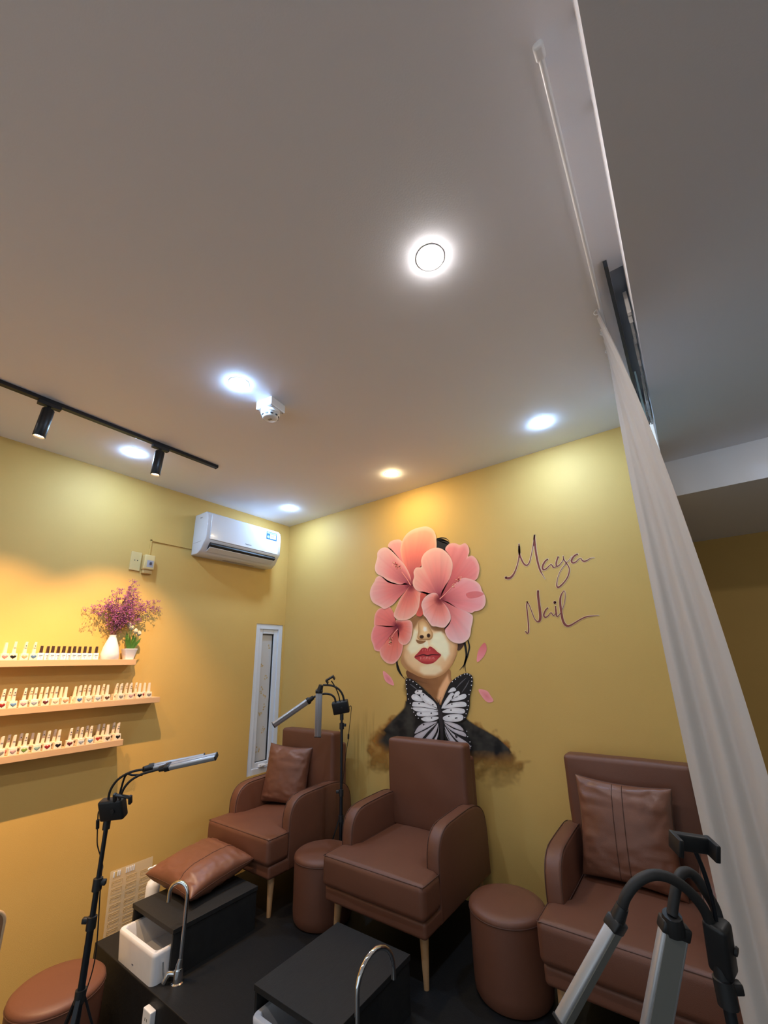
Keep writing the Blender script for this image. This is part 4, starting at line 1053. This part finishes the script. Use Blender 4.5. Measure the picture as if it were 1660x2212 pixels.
for k in range(10): ribbon('lip_shine', GF, [(712+k*18, 1655+6*math.sin(k)), (716+k*18, 1680+4*math.cos(k*2))], [5, 3], 7, (222, 150, 140), ul, 2)
for k in range(4): ribbon('lip_shine', GF, [(745+k*28, 1560), (742+k*28, 1585)], [5, 3], 7, (206, 122, 112), ul, 2)

# hibiscus flowers
PK = ((150, 52, 62), (206, 104, 98), (222, 142, 132))
def flower(throat, lay, petals, stamen, tips_, seed, rgb=(118, 38, 52)):
    x, y = throat
    f = fan('hibiscus_flower', GF, [(x+36*math.cos(k*.785), y+40*math.sin(k*.785)) for k in range(8)], lay, soft(rgb, 2, .9), mu)
    for i, (out, dl, cin, cm, ce) in enumerate(petals): petal('petal', out, throat, lay+dl, cin, cm, ce, f, seed+i*5.3)
    top = lay+max(p[1] for p in petals)+1
    fan('throat', GF, [(x+80*math.cos(k*.785), y+85*math.sin(k*.785)) for k in range(8)], top, soft(rgb, 1.1, .75), f)
    st = ribbon('stamen', GF, stamen, [12, 9, 8, 7], top+1, (216, 130, 118), f)
    rr = random.Random(int(seed*10))
    (ax, ay), (bx, by) = tips_
    bm_v = []; bm_f = []; cc = []
    for k in range(34):
        t = rr.random(); cx = ax+(bx-ax)*t+rr.gauss(0, 14); cy = ay+(by-ay)*t+rr.gauss(0, 14); r_ = rr.uniform(3.5, 7)
        k0 = len(bm_v); c = pc(*rr.choice([(240, 176, 130), (226, 140, 110), (150, 44, 52), (236, 196, 150), (180, 70, 66)]))
        for a in range(6): bm_v.append(GF(cx+r_*math.cos(a*1.047), cy+r_*math.sin(a*1.047), top+2)); cc.append(c)
        bm_f.append(tuple(range(k0, k0+6)))
    o = painted('pollen', bm_v, bm_f, cc, f); o['kind'] = 'stuff'
# lower-left flower
flower((440, 1290), 8, [
    ([(440, 1295), (405, 1180), (400, 1140), (350, 1060), (290, 1060), (220, 1080), (180, 1130), (163, 1200), (168, 1290), (250, 1320), (350, 1310)], 0, (168, 60, 58), (204, 92, 82), (212, 106, 94)),
    ([(445, 1300), (330, 1300), (200, 1280), (165, 1285), (130, 1370), (128, 1450), (150, 1510), (168, 1570), (222, 1588), (280, 1550), (350, 1450)], 1, (150, 50, 52), (200, 88, 82), (212, 108, 102)),
    ([(445, 1300), (370, 1390), (290, 1490), (232, 1570), (240, 1640), (280, 1700), (330, 1732), (390, 1738), (440, 1700), (480, 1640), (502, 1570), (506, 1500), (475, 1460), (458, 1390)], 2, (150, 46, 44), (206, 92, 74), (220, 118, 104)),
    ([(440, 1290), (425, 1215), (520, 1213), (580, 1215), (615, 1245), (624, 1310), (612, 1400), (592, 1460), (545, 1507), (490, 1503), (452, 1455), (462, 1370)], 3, (164, 52, 46), (204, 92, 76), (224, 134, 118))],
    [(445, 1320), (400, 1375), (370, 1430)], ((375, 1430), (345, 1500)), 31.)
# upper-left flower
flower((605, 800), 13, [
    ([(350, 285), (400, 260), (470, 256), (510, 300), (480, 360), (500, 460), (560, 640), (605, 800), (500, 540), (430, 440), (370, 370), (328, 335)], 0, (160, 58, 60), (204, 104, 98), (216, 130, 120)),
    ([(605, 800), (545, 640), (492, 470), (478, 370), (500, 270), (550, 190), (620, 138), (700, 110), (790, 98), (860, 130), (896, 190), (908, 270), (905, 360), (860, 420), (760, 520), (680, 640)], 1, (150, 50, 58), (206, 96, 82), (228, 132, 104)),
    ([(605, 800), (540, 772), (480, 788), (400, 770), (330, 742), (270, 700), (198, 660), (173, 600), (183, 530), (200, 470), (205, 405), (250, 358), (310, 350), (372, 390), (440, 460), (530, 560), (595, 690)], 2, (138, 48, 62), (200, 102, 98), (222, 146, 132)),
    ([(605, 805), (560, 780), (450, 790), (330, 765), (240, 690), (188, 710), (170, 750), (130, 820), (113, 890), (124, 960), (160, 1012), (240, 1055), (285, 1082), (340, 1060), (400, 1020), (450, 960), (505, 905), (555, 850)], 1.5, (140, 46, 56), (200, 98, 92), (222, 138, 126)),
    ([(605, 805), (540, 870), (480, 950), (440, 1040), (398, 1150), (430, 1200), (480, 1217), (560, 1210), (620, 1178), (672, 1130), (698, 1060), (707, 1000), (722, 930), (727, 885), (680, 850)], 3, (150, 50, 54), (206, 100, 84), (224, 138, 120))],
    [(600, 800), (560, 730), (495, 640)], ((475, 600), (395, 520)), 12.)
fan('petal_shadow', GF, [(725, 890), (800, 890), (760, 960), (745, 1050), (752, 1130), (720, 1172), (668, 1150), (700, 1060), (712, 980)], 17.5, grad((150, 58, 52), (190, 84, 72)), mu)
# upper-right flower
flower((950, 965), 18, [
    ([(1015, 370), (1060, 308), (1130, 298), (1190, 318), (1250, 298), (1290, 338), (1302, 400), (1286, 458), (1330, 445), (1380, 480), (1412, 540), (1424, 600), (1416, 660), (1400, 712), (1360, 742), (1290, 730), (1200, 750), (1100, 820), (960, 965), (1000, 830), (1060, 730), (1090, 640), (1100, 560), (1075, 460)], 0, (146, 50, 56), (194, 84, 82), (212, 116, 110)),
    ([(955, 970), (1050, 1005), (1130, 1055), (1200, 1085), (1270, 1115), (1340, 1160), (1342, 1230), (1326, 1300), (1312, 1400), (1280, 1452), (1220, 1490), (1150, 1492), (1080, 1462), (1030, 1400), (1013, 1330), (1060, 1270), (1085, 1190), (1060, 1100), (1010, 1030)], 1, (152, 52, 54), (208, 110, 104), (224, 150, 146)),
    ([(955, 968), (1020, 895), (1090, 825), (1180, 738), (1240, 712), (1310, 724), (1380, 752), (1432, 800), (1452, 860), (1482, 910), (1498, 970), (1491, 1030), (1460, 1078), (1400, 1107), (1360, 1112), (1330, 1132), (1260, 1112), (1180, 1082), (1110, 1040), (1050, 1000)], 2, (148, 48, 56), (208, 108, 106), (218, 132, 130)),
    ([(955, 970), (900, 905), (820, 893), (760, 875), (690, 870), (640, 822), (626, 760), (643, 700), (637, 640), (668, 590), (730, 580), (728, 500), (758, 430), (820, 378), (900, 352), (980, 368), (1050, 428), (1092, 500), (1104, 570), (1088, 660), (1060, 735), (1010, 812), (968, 890)], 3, (142, 42, 58), (208, 110, 102), (222, 142, 128)),
    ([(955, 970), (922, 905), (880, 890), (830, 903), (780, 935), (744, 985), (730, 1040), (744, 1090), (754, 1150), (788, 1190), (820, 1240), (860, 1287), (910, 1292), (960, 1303), (1010, 1302), (1052, 1256), (1082, 1200), (1072, 1130), (1042, 1070), (995, 1010)], 4, (158, 54, 48), (212, 112, 98), (224, 148, 140))],
    [(950, 965), (1020, 900), (1090, 825)], ((1100, 810), (1220, 700)), 47.)
fan('petal_notch', GF, [(1262, 905), (1330, 875), (1420, 875), (1478, 905), (1400, 945), (1300, 955)], 20.6, solid((196, 92, 92), .40), mu)
for out in ([(1480, 1485), (1506, 1560), (1470, 1650), (1393, 1717), (1393, 1630), (1420, 1550)],):
    fan('loose_petal', GF, out, 3, lambda x, y, t, s: mixc(pc(190, 98, 98), pc(214, 130, 134), (y-1500)/200), mu, n=4)
for out in ([(212, 128), (270, 172), (300, 215), (312, 265), (250, 240), (220, 195)], [(1112, 303), (1190, 315), (1225, 360), (1253, 412), (1200, 424), (1150, 380)]):
    fan('loose_petal', GB, out, 3, lambda x, y, t, s: mixc(pc(196, 112, 116), pc(212, 138, 138), t), mu, n=4)

# butterfly
bk_ = (24, 22, 24)
bf = ribbon('butterfly', GB, [(738, 425), (748, 480), (758, 540), (766, 620), (776, 760), (780, 830)], [8, 26, 40, 34, 26, 8], 30, (40, 36, 38), mu)
uwl = fan('upper_wing', GB, [(445, 196), (500, 213), (570, 270), (640, 340), (700, 400), (737, 440), (747, 520), (737, 592), (645, 612), (580, 585), (538, 540), (498, 480), (456, 400), (438, 300), (427, 222)], 26, solid(bk_), bf, n=4)
uwr = fan('upper_wing', GB, [(765, 442), (790, 370), (820, 300), (858, 230), (920, 180), (990, 149), (1040, 158), (1064, 200), (1056, 280), (1036, 370), (1032, 460), (1012, 540), (982, 590), (900, 612), (790, 602), (773, 520)], 26, solid(bk_), bf, n=4)
lwl = fan('lower_wing', GB, [(735, 598), (660, 605), (590, 612), (540, 645), (512, 690), (500, 740), (508, 800), (560, 860), (650, 870), (715, 820), (745, 720)], 25, solid((30, 28, 30)), bf, n=4)
lwr = fan('lower_wing', GB, [(785, 600), (860, 605), (945, 635), (990, 690), (1015, 750), (1050, 830), (1050, 870), (1010, 920), (960, 910), (890, 860), (840, 810), (800, 720)], 25, solid((30, 28, 30)), bf, n=4)
wl = [[(515, 325), (540, 307), (586, 311), (570, 346), (530, 346)], [(484, 365), (510, 345), (552, 360), (596, 410), (540, 413), (495, 395)], [(568, 350), (590, 332), (640, 368), (700, 420), (728, 472), (690, 462), (620, 430), (580, 390)], [(494, 440), (512, 419), (620, 430), (700, 470), (730, 490), (600, 469), (500, 462)],
      [(500, 472), (600, 474), (727, 497), (722, 509), (560, 511), (510, 497)], [(534, 531), (560, 513), (722, 513), (736, 541), (620, 556), (550, 551)], [(575, 575), (640, 557), (736, 560), (731, 582), (660, 605), (600, 599)]]
wr = [[(829, 327), (860, 289), (890, 284), (906, 310), (870, 325), (840, 331)], [(769, 472), (800, 410), (850, 340), (881, 335), (881, 370), (830, 430), (780, 480)], [(864, 382), (900, 330), (930, 317), (941, 340), (910, 376)], [(859, 402), (930, 360), (986, 344), (1004, 365), (981, 391), (900, 411)],
      [(799, 462), (860, 430), (960, 417), (999, 430), (996, 461), (900, 471), (790, 482)], [(784, 502), (870, 476), (976, 485), (980, 526), (880, 526), (790, 521)], [(784, 562), (850, 536), (940, 535), (974, 555), (961, 591), (900, 606), (800, 596)]]
def white(x, y, t, s): return mixc(pc(214, 212, 214), pc(168, 164, 168), .5*t+.5*abs(noise.noise(Vector((x*.03, y*.05, 7)))))
for P_ in wl: fan('wing_cell', GB, P_, 27, white, uwl, n=4, rings=4)
for P_ in wr: fan('wing_cell', GB, P_, 27, white, uwr, n=4, rings=4)
def dull(x, y, t, s): return mixc(pc(190, 184, 188), pc(146, 138, 142), .6*t+.4*abs(noise.noise(Vector((x*.03, y*.05, 3)))))
for P_ in ([(728, 605), (660, 610), (600, 618), (550, 652), (522, 695), (520, 718), (600, 680), (690, 630)], [(725, 616), (640, 672), (540, 720), (512, 745), (512, 780), (570, 775), (640, 700)], [(735, 620), (690, 680), (620, 760), (590, 800), (640, 805), (690, 750), (725, 680)], [(742, 640), (735, 700), (700, 770), (660, 815), (705, 810), (728, 760), (744, 690)], [(560, 785), (600, 775), (580, 840), (540, 830)]):
    fan('wing_cell', GB, P_, 27, dull, lwl, n=4, rings=4)
for P_ in ([(790, 604), (860, 612), (940, 642), (975, 690), (900, 668), (830, 632)], [(795, 618), (880, 672), (980, 705), (1000, 745), (930, 725), (850, 680)], [(800, 632), (860, 700), (950, 760), (1010, 800), (1038, 835), (1030, 865), (960, 820), (880, 745)], [(800, 650), (850, 725), (920, 810), (1000, 880), (985, 900), (930, 870), (860, 800), (820, 720)], [(800, 680), (830, 760), (880, 830), (850, 800), (815, 740)]):
    fan('wing_cell', GB, P_, 27, dull, lwr, n=4, rings=4)
def dots(pts, r_, rgb, lay, par, name='wing_spot'):
    for x, y in pts: fan(name, GB, [(x+r_*math.cos(k*1.047), y+r_*math.sin(k*1.047)) for k in range(6)], lay, solid(rgb), par, n=2, rings=1)
dots([(440, 215), (437, 255), (440, 295), (447, 345), (456, 392), (474, 432), (487, 478), (507, 515), (525, 545), (550, 572), (470, 212), (500, 228), (535, 255), (565, 282)], 5, (206, 202, 206), 28, uwl)
dots([(985, 158), (1010, 156), (1035, 166), (1052, 190), (1054, 225), (1050, 262), (1040, 310), (1028, 350), (1020, 410), (1020, 455), (1010, 490), (1000, 530), (988, 565), (950, 172), (925, 185), (900, 205), (870, 228)], 5, (206, 202, 206), 28, uwr)
dots([(1007, 695), (1015, 745), (1037, 795), (1045, 835), (1012, 905)], 5, (190, 186, 190), 28, lwr)
dots([(687, 445), (672, 525), (675, 570), (575, 525), (557, 435), (598, 352), (545, 318)], 7, (58, 54, 58), 28.5, uwl)
dots([(866, 440), (858, 497), (838, 555), (900, 572), (912, 570)], 7, (58, 54, 58), 28.5, uwr)
dots([(625, 770), (600, 632)], 9, (70, 64, 66), 28.5, lwl); dots([(905, 735), (910, 748)], 11, (70, 64, 66), 28.5, lwr)
for a in ([(738, 430), (728, 405), (712, 385)], [(744, 430), (752, 400), (766, 372)]): ribbon('antenna', GB, a, [4, 3, 2], 30, (40, 34, 34), bf)
for k, (pts) in enumerate(([(905, 290), (950, 240), (1000, 195)], [(960, 330), (1000, 270), (1030, 215)], [(470, 250), (510, 280), (545, 310)])): ribbon('wing_sheen', GB, pts, [4, 10, 3], 27, (82, 80, 84), uwr if k < 2 else uwl)

# ------------------------------------------------------------------ lettering
lt = thing('wall_lettering', 'dark red handwritten shop name of two words painted beside the mural', 'lettering', (2.5, 0, 1.8)); LO = Vector((2.5, 0, 1.8))
strokes = [
 ('letter_m', GM, [([(100, 812), (130, 825), (180, 812), (230, 755), (272, 660), (305, 540), (322, 420), (318, 330), (316, 265)], [34, 38, 34, 26, 20, 16, 22, 18, 14]),
                   ([(318, 300), (325, 420), (350, 500), (390, 580), (430, 612), (468, 595), (500, 520), (530, 380), (558, 220), (570, 125)], [16, 22, 24, 24, 24, 20, 14, 12, 14, 14]),
                   ([(570, 125), (572, 220), (585, 350), (605, 480), (635, 610), (665, 700), (700, 765), (740, 835)], [18, 30, 32, 32, 30, 26, 12, 3])]),
 ('letter_a', GM, [([(782, 515), (745, 545), (712, 600), (700, 650), (715, 682), (755, 672), (800, 630), (838, 600), (860, 620), (880, 648), (915, 640)], [20, 26, 28, 28, 26, 20, 16, 14, 20, 20, 8])]),
 ('letter_y', GM, [([(955, 475), (935, 530), (922, 590), (935, 628), (975, 610), (1020, 550), (1045, 505)], [18, 24, 24, 22, 16, 10, 6]),
                   ([(1036, 465), (1050, 520), (1085, 575), (1120, 625), (1138, 690), (1115, 790), (1060, 880), (985, 955), (945, 968), (932, 920), (950, 810), (1000, 690), (1075, 590), (1130, 530), (1175, 465)], [12, 18, 18, 18, 18, 20, 20, 24, 26, 18, 10, 9, 8, 7, 3])]),
 ('letter_a', GM, [([(1270, 432), (1225, 455), (1188, 500), (1172, 545), (1195, 572), (1245, 555), (1290, 510), (1325, 500), (1345, 530), (1380, 548), (1430, 530), (1485, 498), (1545, 490)], [20, 26, 28, 28, 24, 18, 12, 12, 22, 24, 18, 10, 3])]),
 ('letter_n', GN, [([(150, 955), (165, 985), (185, 995), (207, 970), (210, 880), (198, 720), (182, 560), (170, 440), (182, 375)], [16, 20, 24, 26, 26, 24, 24, 24, 20]),
                   ([(182, 375), (220, 430), (270, 560), (320, 690), (360, 745), (395, 765), (430, 740), (445, 660), (432, 520), (410, 350), (398, 230), (398, 155)], [20, 16, 16, 16, 20, 28, 44, 54, 50, 46, 46, 40])]),
 ('letter_a', GN, [([(590, 492), (555, 525), (522, 590), (512, 640), (540, 678), (590, 655), (640, 595), (665, 590), (690, 630), (715, 640), (738, 610)], [20, 28, 32, 32, 28, 20, 16, 18, 20, 16, 10])]),
 ('letter_i', GN, [([(745, 460), (752, 540), (762, 620), (775, 660), (800, 650), (835, 605)], [20, 34, 30, 24, 18, 10]), ([(728, 380), (736, 384)], [56, 50])]),
 ('letter_l', GN, [([(885, 515), (915, 420), (936, 300), (938, 200), (918, 150), (885, 185), (850, 260), (838, 370), (850, 500), (868, 620), (890, 730), (930, 815), (985, 850), (1050, 835), (1150, 775), (1260, 710), (1370, 665), (1480, 650), (1610, 640)], [10, 12, 14, 12, 12, 20, 32, 42, 44, 44, 46, 46, 40, 32, 26, 24, 24, 16, 3])]),
]
for name, g, st in strokes:
    root = None
    for pts, wd in st:
        b = ribbon(name if root is None else 'stroke', g, pts, wd, 4, None, lt if root is None else root, 8, LO, 'maroon')
        if root is None: root = b
        ribbon('pale_edge', g, pts, [w_+16 for w_ in wd], 2, None, root, 8, LO, 'lightrim')
